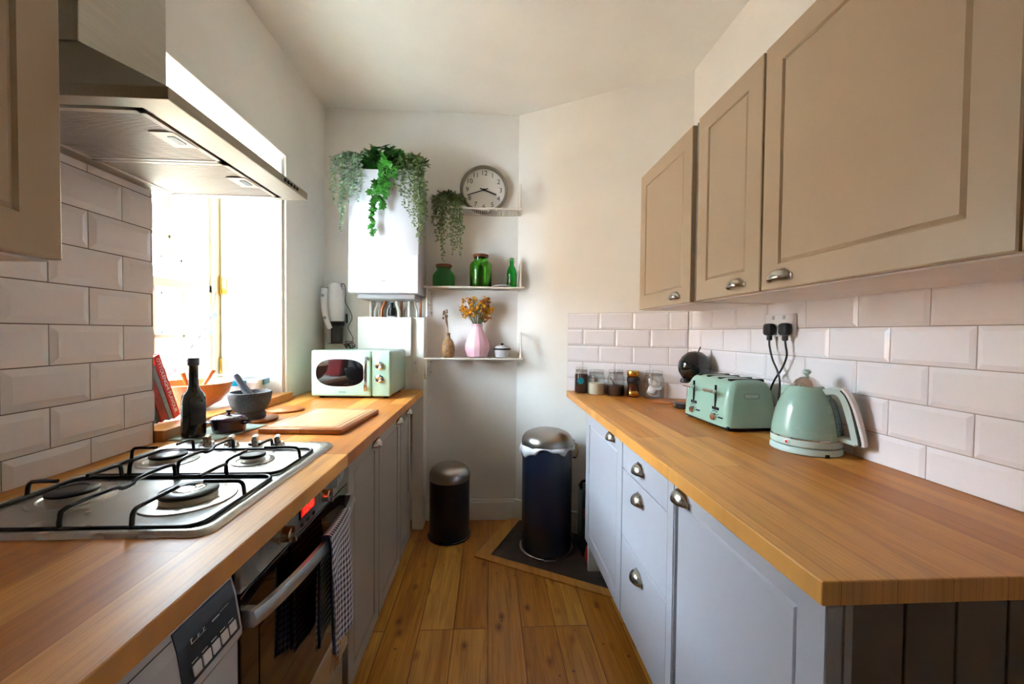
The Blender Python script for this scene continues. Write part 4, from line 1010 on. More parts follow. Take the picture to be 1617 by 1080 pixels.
# ---------------------------------------------------------------- wire shelves
def wshelf(label, z, x0, x1, up, down, y0=2.590, y1=2.742, right_up=0.17):
    t = thing('wire_shelf', label, 'shelf', ((x0+x1)/2, YB, z), group=None)
    bm = BM(); r = 0.0062
    # outer rod of the S-shaped frame, front and back
    for y in (y0, y1):
        pts = []
        if down: pts += [(x0+0.004, y, z-down), (x0+0.004, y, z-0.02), (x0+0.010, y, z-0.005)]
        pts += [(x0+0.024, y, z), (x1-0.024, y, z)]
        if up: pts += [(x1-0.008, y, z+0.007), (x1-0.003, y, z+0.026), (x1-0.003, y, z+up)]
        tube(bm, pts, r if y == y0 else 0.004, 8, sm=3)
    if up: tube(bm, [(x1-0.003, y0, z+up), (x1-0.003, y1, z+up)], 0.003, 6)
    if down: tube(bm, [(x0+0.004, y0, z-down), (x0+0.004, y1, z-down)], 0.003, 6)
    fr = part('frame', bm, 'wire', t, smooth=True)
    bm = BM(); n = int((x1-x0)/0.0125)
    for k in range(n+1):
        x = x0+0.014+(x1-x0-0.028)*k/n; cyl(bm, (x, y0, z-0.0005), (x, y1, z-0.0005), 0.0017, 5)
    if up:
        m_ = int((up-0.03)/0.0125)
        for k in range(m_+1): zz = z+0.026+(up-0.03)*k/m_; cyl(bm, (x1-0.003, y0, zz), (x1-0.003, y1, zz), 0.0019, 5)
    if down:
        m_ = int((down-0.03)/0.0125)
        for k in range(m_+1): zz = z-0.022-(down-0.03)*k/m_; cyl(bm, (x0+0.004, y0, zz), (x0+0.004, y1, zz), 0.0019, 5)
    part('wire_deck', bm, 'wire', t)
    bm = BM()
    for x, zz in ((x0+0.012, z-0.03), (x0+0.012, z-max(down-0.03, 0.03)), (x1-0.006, z+0.03)): ball(bm, (x, YB-0.004, zz), 0.006, 1)
    part('fixings', bm, 'nickel', t)
    return t
wshelf('top white wire shelf, in front of the clock', 2.072, -0.310, 0.196, 0.16, 0)
wshelf('middle white wire shelf holding the green jars and bottle', 1.570, -0.400, 0.203, 0.17, 0.19)
wshelf('bottom white wire shelf holding the pink vase', 1.112, -0.405, 0.207, 0.172, 0.13)
S2, S3, S1 = 1.5717, 1.1137, 2.0737

# clock
t = thing('clock', 'round wall clock with grey rim and white face on the back wall', 'clock', (-0.042, YB, 2.078))
RY = Matrix.Rotation(PI/2, 4, 'X')
cc = (-0.042, YB-0.001, 2.2385)
bm = BM(); lathe(bm, [(0.150, 0), (0.160, 0.006), (0.160, 0.030), (0.152, 0.040), (0.143, 0.038), (0.140, 0.014)], cc, 64, rot=RY, cap=False); part('rim', bm, 'clock_case', t, smooth=True, angle=50)
bm = BM(); lathe(bm, [(0.146, 0.004), (0.142, 0.015), (0, 0.015)], cc, 64, rot=RY); dl = part('dial', bm, 'clock_face', t)
bm = BM()
for n_ in range(1, 13):
    a = PI/2-n_*PI/6; x, z = cc[0]+0.112*math.cos(a), cc[2]+0.112*math.sin(a)
    text(bm, str(n_), 0.045, Mf(x, z, YB-0.0165), 0.0004)
for k in range(60):
    a = 2*PI*k/60; t_ = bmesh.new(); box(t_, 0.1335, 0.1375, -0.0005, 0.0005, 0, 0.0004); merge(bm, t_, Mf(cc[0], cc[2], YB-0.0165) @ Matrix.Rotation(a, 4, 'Z'))
part('numerals', bm, 'ink', dl)
def hand(name, ang, l, w_, d):
    bm = BM(); t_ = bmesh.new(); box(t_, -0.028, l, -w_/2, w_/2, 0, 0.0012); merge(bm, t_, Mf(cc[0], cc[2], YB-0.0175-d) @ Matrix.Rotation(ang, 4, 'Z')); part(name, bm, 'ink', t)
hand('hour_hand', math.radians(-20), 0.088, 0.0085, 0.001); hand('minute_hand', math.radians(199), 0.118, 0.0065, 0.003)
bm = BM(); lathe(bm, [(0.008, 0), (0.008, 0.006), (0, 0.007)], (cc[0], YB-0.0175, cc[2]), 16, rot=RY); part('hand_pin', bm, 'ink', t)

# ---------------------------------------------------------------- jars and vases on the shelves
def jar(name, label, cat, x, y, z, prof, gm, lid=None, lidm='cork', wall=0.003, seg=40, lname='lid'):
    t = thing(name, label, cat, (x, y, z))
    bm = BM(); inner = [(max(r-wall, 0.001), zz+(wall if i == 0 else 0)) for i, (r, zz) in enumerate(prof)]
    lathe(bm, [(0, 0)]+prof+list(reversed(inner))+[(0, inner[0][1])], (x, y, z), seg, cap=False); part('glass_body', bm, gm, t, smooth=True, angle=50)
    if lid: bm = BM(); lathe(bm, lid, (x, y, z), seg); part(lname, bm, lidm, t, smooth=True)
    return t
YS = 2.672
jar('storage_jar', 'squat green glass jar with dark cork lid, under the trailing plant', 'jar', -0.300, YS, S2, [(0.066, 0), (0.072, 0.004), (0.073, 0.075), (0.062, 0.098), (0.046, 0.112), (0.046, 0.138)], 'green_glass', [(0.050, 0.134), (0.052, 0.138), (0.052, 0.150), (0.048, 0.152)])
jar('storage_jar', 'tall green glass jar with brown lid on the middle wire shelf', 'jar', -0.059, YS, S2, [(0.066, 0), (0.072, 0.005), (0.073, 0.150), (0.064, 0.170), (0.045, 0.180), (0.045, 0.208)], 'green_glass2', [(0.046, 0.203), (0.050, 0.207), (0.050, 0.220), (0.046, 0.222)])
tb = jar('swing_top_bottle', 'small dark green swing-top bottle at the shelf end', 'bottle', 0.146, YS, S2, [(0.030, 0), (0.034, 0.004), (0.034, 0.100), (0.028, 0.130), (0.014, 0.155), (0.013, 0.185)], 'green_glass', [(0.013, 0.186), (0.014, 0.190), (0.012, 0.200), (0.004, 0.203)], 'green_glass', lname='stopper')
bm = BM(); tube(bm, [(0.146-0.016, YS, S2+0.165), (0.146-0.021, YS, S2+0.185), (0.146-0.012, YS, S2+0.203), (0.146+0.012, YS, S2+0.203), (0.146+0.021, YS, S2+0.185), (0.146+0.016, YS, S2+0.165)], 0.0013, 6, sm=3); part('wire_bail', bm, 'nickel', tb, smooth=True)
bm = BM(); lathe(bm, [(0.050, 0), (0.062, 0.006), (0.063, 0.009), (0.058, 0.011)], (0.083, 2.655, S2), 36)
td = thing('small_dish', 'small white dish with a dark band lying by the green bottle', 'dish', (0.083, 2.655, S2)); part('rim', bm, 'ink', td, smooth=True)
bm = BM(); lathe(bm, [(0.060, 0.0112), (0.056, 0.018), (0.03, 0.022), (0, 0.022)], (0.083, 2.655, S2), 36); part('dome', bm, 'white_enamel', td, smooth=True)
# brown bud vase with a twig
t = thing('bud_vase', 'small mottled brown bud vase holding a dry twig', 'vase', (-0.268, YS, S3))
bm = BM(); lathe(bm, [(0.030, 0), (0.038, 0.010), (0.043, 0.045), (0.041, 0.080), (0.030, 0.112), (0.013, 0.130), (0.011, 0.150), (0.0135, 0.163), (0.009, 0.163), (0.008, 0.14)], (-0.268, YS, S3), 32); part('vase_body', bm, 'brown_vase', t, smooth=True)
bm = BM()
for (dx, dz, e) in ((-0.022, 0.26, 0.0), (-0.030, 0.305, 0.008), (-0.012, 0.300, -0.006), (-0.024, 0.318, 0.0)):
    tube(bm, [(-0.268, YS, S3+0.12), (-0.272, YS, S3+0.19), (-0.268+dx*0.8, YS+e, S3+dz-0.02), (-0.268+dx*1.15, YS+e*2, S3+dz)], 0.0018, 6, sm=3)
for k in range(14): ball(bm, (-0.268-0.020+random.uniform(-.016, .014), YS+random.uniform(-.01, .01), S3+0.25+random.uniform(0, .065)), 0.0045, 1, (1, 1, 2.0))
part('twig', bm, 'twig', t, smooth=True)
# pink vase with dried flowers
t = thing('flower_vase', 'faceted pink vase with dried yellow flowers and blue sprigs', 'vase', (-0.078, YS, S3))
bm = BM(); lathe(bm, [(0.048, 0), (0.066, 0.012), (0.080, 0.055), (0.079, 0.092), (0.062, 0.140), (0.038, 0.180), (0.033, 0.205), (0.038, 0.224), (0.034, 0.224), (0.028, 0.20)], (-0.078, YS, S3), 14)
part('vase_body', bm, 'pink', t, smooth=True, angle=22)
random.seed(21)
bs = BM(); by_ = BM(); bo = BM(); bb = BM()
C0 = Vector((-0.078, YS, S3+0.20))
for k in range(74):
    a = random.uniform(0, 2*PI); el = random.uniform(0.12, 1.0); L_ = random.uniform(0.07, 0.165)
    d = Vector((math.cos(a)*el*1.15, math.sin(a)*el*0.45-0.05, 1)).normalized(); tip = C0+d*L_*(1.25 if el < 0.5 else 1.05)
    tube(bs, [C0+Vector((d.x, d.y, 0))*0.02, (C0+tip)/2+Vector((0, 0, 0.004)), tip], 0.0011, 4, sm=2)
    tgt = by_ if k % 3 else bo
    for q_ in range(7):
        c_ = tip+Vector((random.uniform(-.013, .013), random.uniform(-.012, .012), random.uniform(-.018, .010)))
        t_ = bmesh.new(); bmesh.ops.create_icosphere(t_, subdivisions=1, radius=random.uniform(.0045, .0095)); merge(tgt, t_, Matrix.Translation(c_) @ Euler((random.random()*3, random.random()*3, 0)).to_matrix().to_4x4() @ Matrix.Diagonal((1, 0.35, 1.5, 1)))
for k in range(60):
    a = random.uniform(0, 2*PI); el = random.uniform(0, 0.5)
    base = C0+Vector((random.uniform(-.03, .045), random.uniform(-.03, .03), 0.095+random.uniform(0, .055)))
    if k > 44: base = C0+Vector((-0.080+random.uniform(-.02, .02), random.uniform(-.02, .02), 0.075+random.uniform(0, .03)))
    d = Vector((random.uniform(-.8, .8), random.uniform(-.6, .6), 1)).normalized()
    tube(bb, [base, base+d*0.025, base+d*random.uniform(.045, .07)], lambda u: 0.0022*(1-u*0.7), 4, sm=2)
part('stems', bs, 'stem', t, smooth=True); part('yellow_blooms', by_, 'yellow', t)['kind'] = 'stuff'; part('ochre_blooms', bo, 'ochre', t)['kind'] = 'stuff'; part('blue_sprigs', bb, 'bluegrey', t, smooth=True)
# small pot
t = thing('lidded_pot', 'little white pot with a black-banded lid on the bottom shelf', 'pot', (0.086, YS, S3))
bm = BM(); lathe(bm, [(0.030, 0), (0.042, 0.008), (0.048, 0.035), (0.050, 0.054), (0.044, 0.055)], (0.086, YS, S3), 36); part('bowl', bm, 'white_enamel', t, smooth=True)
bm = BM(); lathe(bm, [(0.050, 0.0545), (0.058, 0.056), (0.058, 0.064), (0.050, 0.066)], (0.086, YS, S3), 36); part('lid_band', bm, 'ink', t, smooth=True)
bm = BM(); lathe(bm, [(0.052, 0.0662), (0.044, 0.078), (0.02, 0.084), (0.006, 0.085)], (0.086, YS, S3), 36); part('lid', bm, 'white_enamel', t, smooth=True)
bm = BM(); ball(bm, (0.086, YS, S3+0.092), 0.008, 2, (1.5, 0.8, 0.9)); part('lid_knob', bm, 'ink', t, smooth=True)

# ---------------------------------------------------------------- hanging plants
def leaf(bm, p, d, n_, L_, W_):
    d = d.normalized(); s = d.cross(n_)
    if s.length < 1e-5: s = d.orthogonal()
    s.normalize(); u = s.cross(d).normalized()
    pts = [p, p+d*L_*0.35+s*W_*0.5+u*L_*0.05, p+d*L_*0.75+s*W_*0.38, p+d*L_+u*(-L_*0.06), p+d*L_*0.75-s*W_*0.38, p+d*L_*0.35-s*W_*0.5+u*L_*0.05]
    vs = [bm.verts.new(q) for q in pts]
    m1 = bm.verts.new(p+d*L_*0.55-u*L_*0.06)
    for i in range(6): bm.faces.new((vs[i], vs[(i+1) % 6], m1))
def ivyleaf(bm, p, d, n_, s_):
    d = d.normalized(); s = d.cross(n_)
    if s.length < 1e-5: s = d.orthogonal()
    s.normalize(); u = s.cross(d).normalized()
    out = [(0, 0), (0.30, -0.12), (0.55, 0.05), (0.42, 0.28), (0.62, 0.52), (0.30, 0.55), (0, 1.0), (-0.30, 0.55), (-0.62, 0.52), (-0.42, 0.28), (-0.55, 0.05), (-0.30, -0.12)]
    c = bm.verts.new(p+d*0.35*s_+u*0.08*s_); vs = [bm.verts.new(p+s*x*s_+d*y*s_) for x, y in out]
    for i in range(12): bm.faces.new((vs[i], vs[(i+1) % 12], c))
def trailing(name, label, base, pot_r, pot_h, strands, leafm, potm, seed, tuft=140, LL=0.024, LW=0.0125, tuft_r=(0.09, 0.06, 0.05)):
    """base = (x, y, z of what it stands on); strands = [(x0, y0, x1, y1, z_end)] falling over the edge"""
    random.seed(seed); x, y, z = base
    t = thing(name, label, 'plant', base)
    bm = BM(); lathe(bm, [(pot_r*0.75, 0), (pot_r, pot_h), (pot_r*0.9, pot_h), (pot_r*0.85, pot_h-0.01), (0, pot_h-0.01)], base, 24); part('pot', bm, potm, t, smooth=True)
    bl = BM(); bs = BM(); top = z+pot_h
    for k in range(tuft):
        a = random.uniform(0, 2*PI); rr = math.sqrt(random.random())
        c = Vector((x+tuft_r[0]*rr*math.cos(a), y+tuft_r[1]*rr*math.sin(a), top+0.005+tuft_r[2]*(1-rr*rr)*random.random()))
        d = Vector((math.cos(a)*0.8+random.uniform(-.5, .5), math.sin(a)*0.8+random.uniform(-.5, .5), random.uniform(-0.2, 1)))
        leaf(bl, c, d, Vector((0, 0, 1)), LL*random.uniform(.8, 1.5), LW*random.uniform(.8, 1.4))
        if k % 4 == 0: tube(bs, [(x+random.uniform(-.01, .01), y, top-0.01), tuple((c+Vector((x, y, top)))/2+Vector((0, 0, 0.015))), tuple(c)], 0.0011, 4, sm=2)
    for (x0, y0, x1, y1, ze) in strands:
        P = [Vector((x, y, top-0.005)), Vector((x+(x0-x)*0.6, y+(y0-y)*0.6, top+random.uniform(.015, .035))), Vector((x0, y0, top+random.uniform(-.01, .01)))]
        nseg = 5
        for k in range(1, nseg+1):
            u = k/nseg; P.append(Vector((x0+(x1-x0)*u+random.uniform(-.006, .006), y0+(y1-y0)*min(1, u*1.5)+random.uniform(-.004, .004), top+(ze-top)*u)))
        Q = smooth_path(P, 6); tube(bs, Q, 0.0011, 4)
        L_tot = sum((b_-a_).length for a_, b_ in zip(Q, Q[1:])); acc = 0; nx = 0.0
        for a_, b_ in zip(Q, Q[1:]):
            seg_ = b_-a_; acc += seg_.length
            while acc > nx:
                nx += 0.0075
                a2 = random.uniform(0, 2*PI)
                d = Vector((math.cos(a2), math.sin(a2)*0.7, random.uniform(-.9, .4)))
                fade = 1.0-0.35*(acc/L_tot)
                leaf(bl, b_+Vector((random.uniform(-.003, .003), 0, 0)), d, Vector((0, -1, 0.3)), LL*fade*random.uniform(.8, 1.3), LW*fade*random.uniform(.8, 1.2))
    part('stems', bs, 'stem', t, smooth=True); part('foliage', bl, leafm, t, smooth=True, angle=60)
    return t
BZ = 2.2455
random.seed(3)
def sts(lst, y):  # strands from pixel-free table: (x at the edge, x at the tip, z at the tip)
    return [(a_, y+random.uniform(-.015, .01), b_, y-0.008+random.uniform(-.012, .008), c_) for a_, b_, c_ in lst]
trailing('hanging_plant', 'grey-green trailing plant at the left end of the boiler top', (-0.790, 2.50, BZ), 0.040, 0.055,
         sts([(-0.905, -0.935, 2.10), (-0.88, -0.925, 2.17), (-0.895, -0.91, 2.02), (-0.86, -0.872, 1.93), (-0.85, -0.866, 1.86), (-0.845, -0.852, 1.95), (-0.825, -0.83, 2.03), (-0.81, -0.80, 2.08), (-0.79, -0.775, 2.04), (-0.775, -0.76, 2.10), (-0.76, -0.745, 2.13), (-0.865, -0.88, 1.99), (-0.84, -0.862, 2.05), (-0.80, -0.82, 2.06)], 2.425), 'sage', 'pot_dark', 11, tuft=180, tuft_r=(0.12, 0.06, 0.05))
trailing('hanging_plant', 'olive-green trailing plant at the right end of the boiler top', (-0.480, 2.50, BZ), 0.040, 0.050,
         sts([(-0.52, -0.53, 2.08), (-0.50, -0.505, 2.02), (-0.48, -0.475, 1.96), (-0.455, -0.45, 1.90), (-0.44, -0.425, 1.84), (-0.425, -0.405, 1.80), (-0.415, -0.395, 1.88), (-0.405, -0.38, 1.94), (-0.40, -0.37, 2.02), (-0.43, -0.415, 1.92), (-0.46, -0.44, 2.0), (-0.54, -0.56, 2.12), (-0.42, -0.40, 1.86), (-0.41, -0.39, 1.98)], 2.425), 'sage2', 'pot_dark', 12, tuft=190, tuft_r=(0.10, 0.06, 0.055))
trailing('hanging_plant', 'olive-green trailing plant on the top wire shelf beside the clock', (-0.270, 2.670, S1), 0.040, 0.055,
         sts([(-0.33, -0.335, 1.86), (-0.345, -0.36, 1.95), (-0.31, -0.305, 1.80), (-0.30, -0.298, 1.73), (-0.32, -0.322, 1.90), (-0.27, -0.265, 1.88), (-0.25, -0.24, 1.84), (-0.24, -0.232, 1.77), (-0.215, -0.20, 1.82), (-0.20, -0.18, 1.76), (-0.195, -0.17, 1.90), (-0.225, -0.215, 1.93), (-0.35, -0.365, 2.0), (-0.28, -0.285, 1.95)], 2.585), 'sage2', 'pot_white', 13, tuft=230, tuft_r=(0.105, 0.07, 0.07))
# ivy in the middle
random.seed(31)
t = thing('ivy_plant', 'bright green ivy spilling over the middle of the boiler top', 'plant', (-0.640, 2.53, BZ))
bm = BM(); lathe(bm, [(0.040, 0), (0.052, 0.070), (0.047, 0.070), (0.044, 0.060), (0, 0.060)], (-0.640, 2.53, BZ), 24); part('pot', bm, 'pot_dark', t, smooth=True)
bl = BM(); bs = BM()
for k in range(120):
    a = random.uniform(0, 2*PI); rr = random.random()**0.6
    c = Vector((-0.640+0.115*rr*math.cos(a), 2.50+0.075*rr*math.sin(a), BZ+0.05+random.uniform(-0.03, 0.135)*(1-rr*0.65)))
    d = Vector((math.cos(a)+random.uniform(-.4, .4), math.sin(a)-0.5, random.uniform(-.8, .8)))
    ivyleaf(bl, c, d, Vector((random.uniform(-.4, .4), -1, 0.6)), random.uniform(.042, .062))
    if k % 4 == 0: tube(bs, [(-0.640, 2.53, BZ+0.055), ((c.x-0.64)/2, (c.y+2.53)/2, c.z+0.01), tuple(c)], 0.0012, 4, sm=2)
for path in ([(-0.64, 2.50, BZ+0.07), (-0.62, 2.44, BZ+0.03), (-0.620, 2.425, BZ-0.05), (-0.640, 2.42, BZ-0.12), (-0.665, 2.42, BZ-0.19), (-0.680, 2.42, BZ-0.26), (-0.690, 2.42, BZ-0.33), (-0.678, 2.42, BZ-0.395)],
             [(-0.64, 2.50, BZ+0.07), (-0.61, 2.44, BZ+0.02), (-0.600, 2.425, BZ-0.06), (-0.610, 2.42, BZ-0.13), (-0.625, 2.42, BZ-0.19), (-0.618, 2.42, BZ-0.235)],
             [(-0.64, 2.50, BZ+0.07), (-0.60, 2.44, BZ+0.03), (-0.570, 2.425, BZ-0.01), (-0.565, 2.42, BZ-0.06)],
             [(-0.64, 2.50, BZ+0.07), (-0.64, 2.44, BZ+0.02), (-0.655, 2.425, BZ-0.08), (-0.69, 2.42, BZ-0.15)]):
    Q = smooth_path(path, 6); tube(bs, Q, 0.0014, 5); L_ = 0; nx = 0.03
    for a_, b_ in zip(Q, Q[1:]):
        L_ += (b_-a_).length
        if L_ > nx:
            nx += random.uniform(.011, .018)
            d = Vector((random.uniform(-1, 1), -0.25, random.uniform(-1, .3))); ivyleaf(bl, b_+Vector((0, -0.004, 0)), d, Vector((random.uniform(-.3, .3), -1, .3)), random.uniform(.038, .056)*(1.0-0.3*min(1, L_/0.5)))
part('stems', bs, 'stem', t, smooth=True); part('foliage', bl, 'ivy', t)

# ---------------------------------------------------------------- left worktop things
# chopping board
t = thing('chopping_board', 'rectangular wooden chopping board with a juice groove', 'chopping board', (-0.655, 1.655, WT), rz=math.radians(-4))
bm = BM(); rbox(bm, -0.150, 0.150, -0.195, 0.195, 0.0, 0.020, 0.006, 2); part('rim', bm, 'board_dark', t, local=True, smooth=True, angle=30)
bm = BM()
P1 = rrect(-0.132, 0.132, -0.177, 0.177, 0.02); prism(bm, P1, 0.0202, 0.0215); P2 = rrect(-0.120, 0.120, -0.165, 0.165, 0.016)
part('board_face', bm, 'board_wood', t, local=True)
bm = BM(); tube(bm, [(x, y, 0.0212) for x, y in P2], 0.0016, 6, closed=True); part('groove', bm, 'board_dark', t, local=True)
# slab under the bottle and the pot
bm = BM(); t_ = bmesh.new(); rbox(t_, -0.090, 0.090, -0.125, 0.125, 0, 0.007, 0.002, 1); merge(bm, t_)
o = part('worktop_saver', bm, 'slab', None); o.location = (-0.965, 1.490, WT); o.rotation_euler = (0, 0, math.radians(-14)); tag(o, 'grey-green glass worktop saver behind the hob', 'board')
ZS = WT+0.0075
# olive oil bottle
bx, by = -0.995, 1.415
t = thing('oil_bottle', 'tall dark glass oil bottle with a grey label behind the hob', 'bottle', (bx, by, ZS))
bm = BM(); lathe(bm, [(0.030, 0), (0.034, 0.004), (0.034, 0.125), (0.031, 0.142), (0.020, 0.157), (0.0145, 0.172), (0.0135, 0.240), (0.0155, 0.243), (0.0155, 0.256), (0.0135, 0.258)], (bx, by, ZS), 36); part('glass_body', bm, 'bottle_dark', t, smooth=True)
bm = BM(); lathe(bm, [(0.0165, 0.240), (0.0170, 0.243), (0.0170, 0.264), (0.0155, 0.266)], (bx, by, ZS), 24); part('cap', bm, 'label_dark', t, smooth=True)
def arc_label(x, y, z0, z1, r, a0, a1, m, parent, name='label_sticker'):
    bm = BM(); n = 14; v = []
    for z in (z0, z1): v.append([bm.verts.new((x+r*math.cos(a0+(a1-a0)*k/n), y+r*math.sin(a0+(a1-a0)*k/n), z)) for k in range(n+1)])
    for k in range(n): bm.faces.new((v[0][k], v[0][k+1], v[1][k+1], v[1][k]))
    o = part(name, bm, m, parent, smooth=True); s_ = o.modifiers.new('s', 'SOLIDIFY'); s_.thickness = 0.0005; s_.offset = 0; return o
arc_label(bx, by, ZS+0.020, ZS+0.110, 0.0345, math.radians(-170), math.radians(-110), 'label_grey', t)
arc_label(bx, by, ZS+0.045, ZS+0.118, 0.0345, math.radians(-70), math.radians(20), 'label_dark', t)
# small oval casserole
cx_, cy2 = -0.925, 1.487
t = thing('mini_casserole', 'small dark aubergine oval casserole with lid beside the oil bottle', 'casserole', (cx_, cy2, ZS))
bm = BM(); lathe(bm, [(0.040, 0), (0.048, 0.004), (0.052, 0.040), (0.050, 0.042)], (cx_, cy2, ZS), 40, sx=1.12, sy=0.85); part('pot_body', bm, 'aubergine', t, smooth=True)
bm = BM(); lathe(bm, [(0.053, 0.0425), (0.053, 0.047), (0.046, 0.054), (0.020, 0.060), (0, 0.061)], (cx_, cy2, ZS), 40, sx=1.12, sy=0.85)
for k in range(-2, 3): tube(bm, [(cx_+k*0.018, cy2-0.032+abs(k)*0.005, ZS+0.0535), (cx_+k*0.018, cy2, ZS+0.0600-abs(k)*0.0022), (cx_+k*0.018, cy2+0.032-abs(k)*0.005, ZS+0.0535)], 0.0018, 6, sm=3)
l_ = part('lid', bm, 'aubergine', t, smooth=True)
bm = BM(); lathe(bm, [(0.005, 0.060), (0.004, 0.067), (0.010, 0.071), (0.009, 0.076), (0, 0.077)], (cx_, cy2, ZS), 20); part('lid_knob', bm, 'black_plastic', l_, smooth=True)
for s in (-1, 1):
    bm = BM(); tube(bm, [(cx_+s*0.054, cy2-0.018, ZS+0.032), (cx_+s*0.070, cy2-0.014, ZS+0.033), (cx_+s*0.070, cy2+0.014, ZS+0.033), (cx_+s*0.054, cy2+0.018, ZS+0.032)], 0.004, 8, sm=4); part('side_handle', bm, 'aubergine', t, smooth=True)
# round boards
bm = BM(); lathe(bm, [(0.086, 0), (0.090, 0.003), (0.090, 0.009), (0.087, 0.011)], (-0.962, 1.700, WT), 48); solo('round_board', bm, 'board_dark', 'round wooden board under the stone mortar', 'board', (-0.962, 1.700, WT), smooth=True)
bm = BM(); lathe(bm, [(0.075, 0), (0.078, 0.003), (0.078, 0.008), (0.075, 0.010)], (-0.935, 1.905, WT), 48); solo('round_board', bm, 'board_dark', 'round wooden board lying empty beyond the stone mortar', 'board', (-0.935, 1.905, WT), smooth=True)
# mortar and pestle
mx2, my2, mz = -0.968, 1.690, WT+0.0112
bm = BM(); lathe(bm, [(0.052, 0), (0.056, 0.006), (0.055, 0.022), (0.050, 0.030), (0.062, 0.042), (0.073, 0.070), (0.078, 0.104), (0.076, 0.108), (0.068, 0.108), (0.062, 0.080), (0.045, 0.050), (0.0, 0.042)], (mx2, my2, mz), 44)
solo('stone_mortar', bm, 'stone', 'dark granite mortar standing on a round wooden board', 'mortar', (mx2, my2, mz), smooth=True)
bm = BM(); d = Vector((-0.45, -0.18, 0.85)).normalized(); b0 = Vector((mx2+0.015, my2+0.005, mz+0.062)); q4 = d.to_track_quat('Z', 'Y').to_matrix().to_4x4()
lathe(bm, [(0, -0.006), (0.012, 0), (0.017, 0.012), (0.015, 0.05), (0.0115, 0.10), (0.0125, 0.125), (0.009, 0.135), (0, 0.138)], b0, 24, rot=q4); solo('pestle', bm, 'stone_light', 'grey stone pestle leaning in the granite mortar', 'pestle', tuple(b0), smooth=True)
# wooden bowl with servers on the sill
SZ = OZ0+0.0125
bwx, bwy = -1.275, 1.80
bm = BM(); lathe(bm, [(0.055, 0), (0.062, 0.004), (0.105, 0.028), (0.135, 0.065), (0.148, 0.112), (0.143, 0.114), (0.128, 0.070), (0.095, 0.034), (0.0, 0.014)], (bwx, bwy, SZ), 56)
solo('salad_bowl', bm, 'bowl_wood', 'wide olive-wood salad bowl on the window sill', 'bowl', (bwx, bwy, SZ), smooth=True)
for (ex, ey, lab) in ((-0.030, -0.075, 'wooden salad server standing in the bowl, the one nearer the books'), (0.02, 0.035, 'wooden salad server standing in the bowl, the one nearer the shutter')):
    bm = BM(); a_ = Vector((bwx+0.03, bwy-0.02+ey*0.2, SZ+0.052)); b_ = Vector((bwx+0.055+ex, bwy-0.01+ey, SZ+0.165))
    tube(bm, [a_, a_.lerp(b_, 0.5), a_.lerp(b_, 0.85), b_], lambda u: 0.005+0.006*u, 10, sm=3); solo('salad_server', bm, 'board_dark', lab, 'spoon', tuple(a_), smooth=True)
# lidded storage tub with teal clips
t = thing('storage_tub', 'clear plastic storage tub with teal clips by the shutter', 'container', (-1.235, 2.085, SZ), rz=math.radians(12))
def frus(bm, w0, d0, w1, d1, z0, z1, r=0.02):
    A = rrect(-w0, w0, -d0, d0, r); B = rrect(-w1, w1, -d1, d1, r); a_ = [bm.verts.new((x, y, z0)) for x, y in A]; b_ = [bm.verts.new((x, y, z1)) for x, y in B]
    for i in range(len(A)): j = (i+1) % len(A); bm.faces.new((a_[i], a_[j], b_[j], b_[i]))
    bm.faces.new(list(reversed(a_))); bm.faces.new(b_)
bm = BM(); frus(bm, 0.088, 0.060, 0.100, 0.070, 0, 0.082); part('tub', bm, 'frost', t, local=True, smooth=True, angle=30)
bm = BM(); frus(bm, 0.106, 0.076, 0.106, 0.076, 0.083, 0.098); part('lid', bm, 'white_plastic', t, local=True, smooth=True, angle=30)
for s in (-1, 1):
    bm = BM(); rbox(bm, s*0.109-0.004, s*0.109+0.004, -0.045, 0.045, 0.068, 0.096, 0.003, 2); part('clip', bm, 'teal_plastic', t, local=True, label='teal clip')
bm = BM(); rbox(bm, -0.045, 0.045, -0.082, -0.074, 0.068, 0.096, 0.003, 2); part('clip', bm, 'teal_plastic', t, local=True, label='teal clip')
t2b = thing('foil_tray', 'shallow clear tray resting on the storage tub lid', 'tray', (-1.255, 2.09, SZ+0.0985), rz=math.radians(-8))
bm = BM(); frus(bm, 0.070, 0.05, 0.090, 0.062, 0, 0.020, 0.015); part('tray', bm, 'clear_tub', t2b, local=True)
bm = BM(); frus(bm, 0.093, 0.065, 0.093, 0.065, 0.0202, 0.0225, 0.015); part('tray_rim', bm, 'foil', t2b, local=True)
# books leaning at the near end of the sill
def book(label, y, th, h, w_, m, lean, titled=None, tz=SZ+0.0275):
    t = thing('cookbook', label, 'book', (-1.155, y, 0.9525), group=None)
    t.rotation_euler = (-lean, 0, 0)
    t.location = (-1.155, y, 0.9525)
    bm = BM(); box(bm, -0.100, 0.0, 0.0, 0.003, 0, h); box(bm, -0.100, 0.0, th-0.003, th, 0, h); box(bm, -0.003, 0.0015, 0, th, 0, h); part('cover', bm, m, t, local=True, bevel=0.0008)
    bm = BM(); box(bm, -0.097, -0.004, 0.0032, th-0.0032, 0.003, h-0.003); part('pages', bm, 'paper', t, local=True)
    if titled:
        # lettering reads down the spine (the spine faces +x)
        Mx = Matrix.Translation((0.0018, th/2, h*0.52)) @ Matrix(((0, 0, 1, 0), (0, 1, 0, 0), (-1, 0, 0, 0), (0, 0, 0, 1)))
        bm = BM(); text(bm, titled, 0.020, Mx, 0.0004); part('spine_title', bm, 'white_ink', t, local=True)
    return t
LN = math.radians(-22)
book('tall red cookbook with white spine title leaning beside the wooden bowl', 1.545, 0.030, 0.250, 0.10, 'red', LN, 'OTTOLENGHI FLAVOUR')
book('pale grey thin book between the red ones', 1.522, 0.017, 0.215, 0.10, 'label_grey', LN)
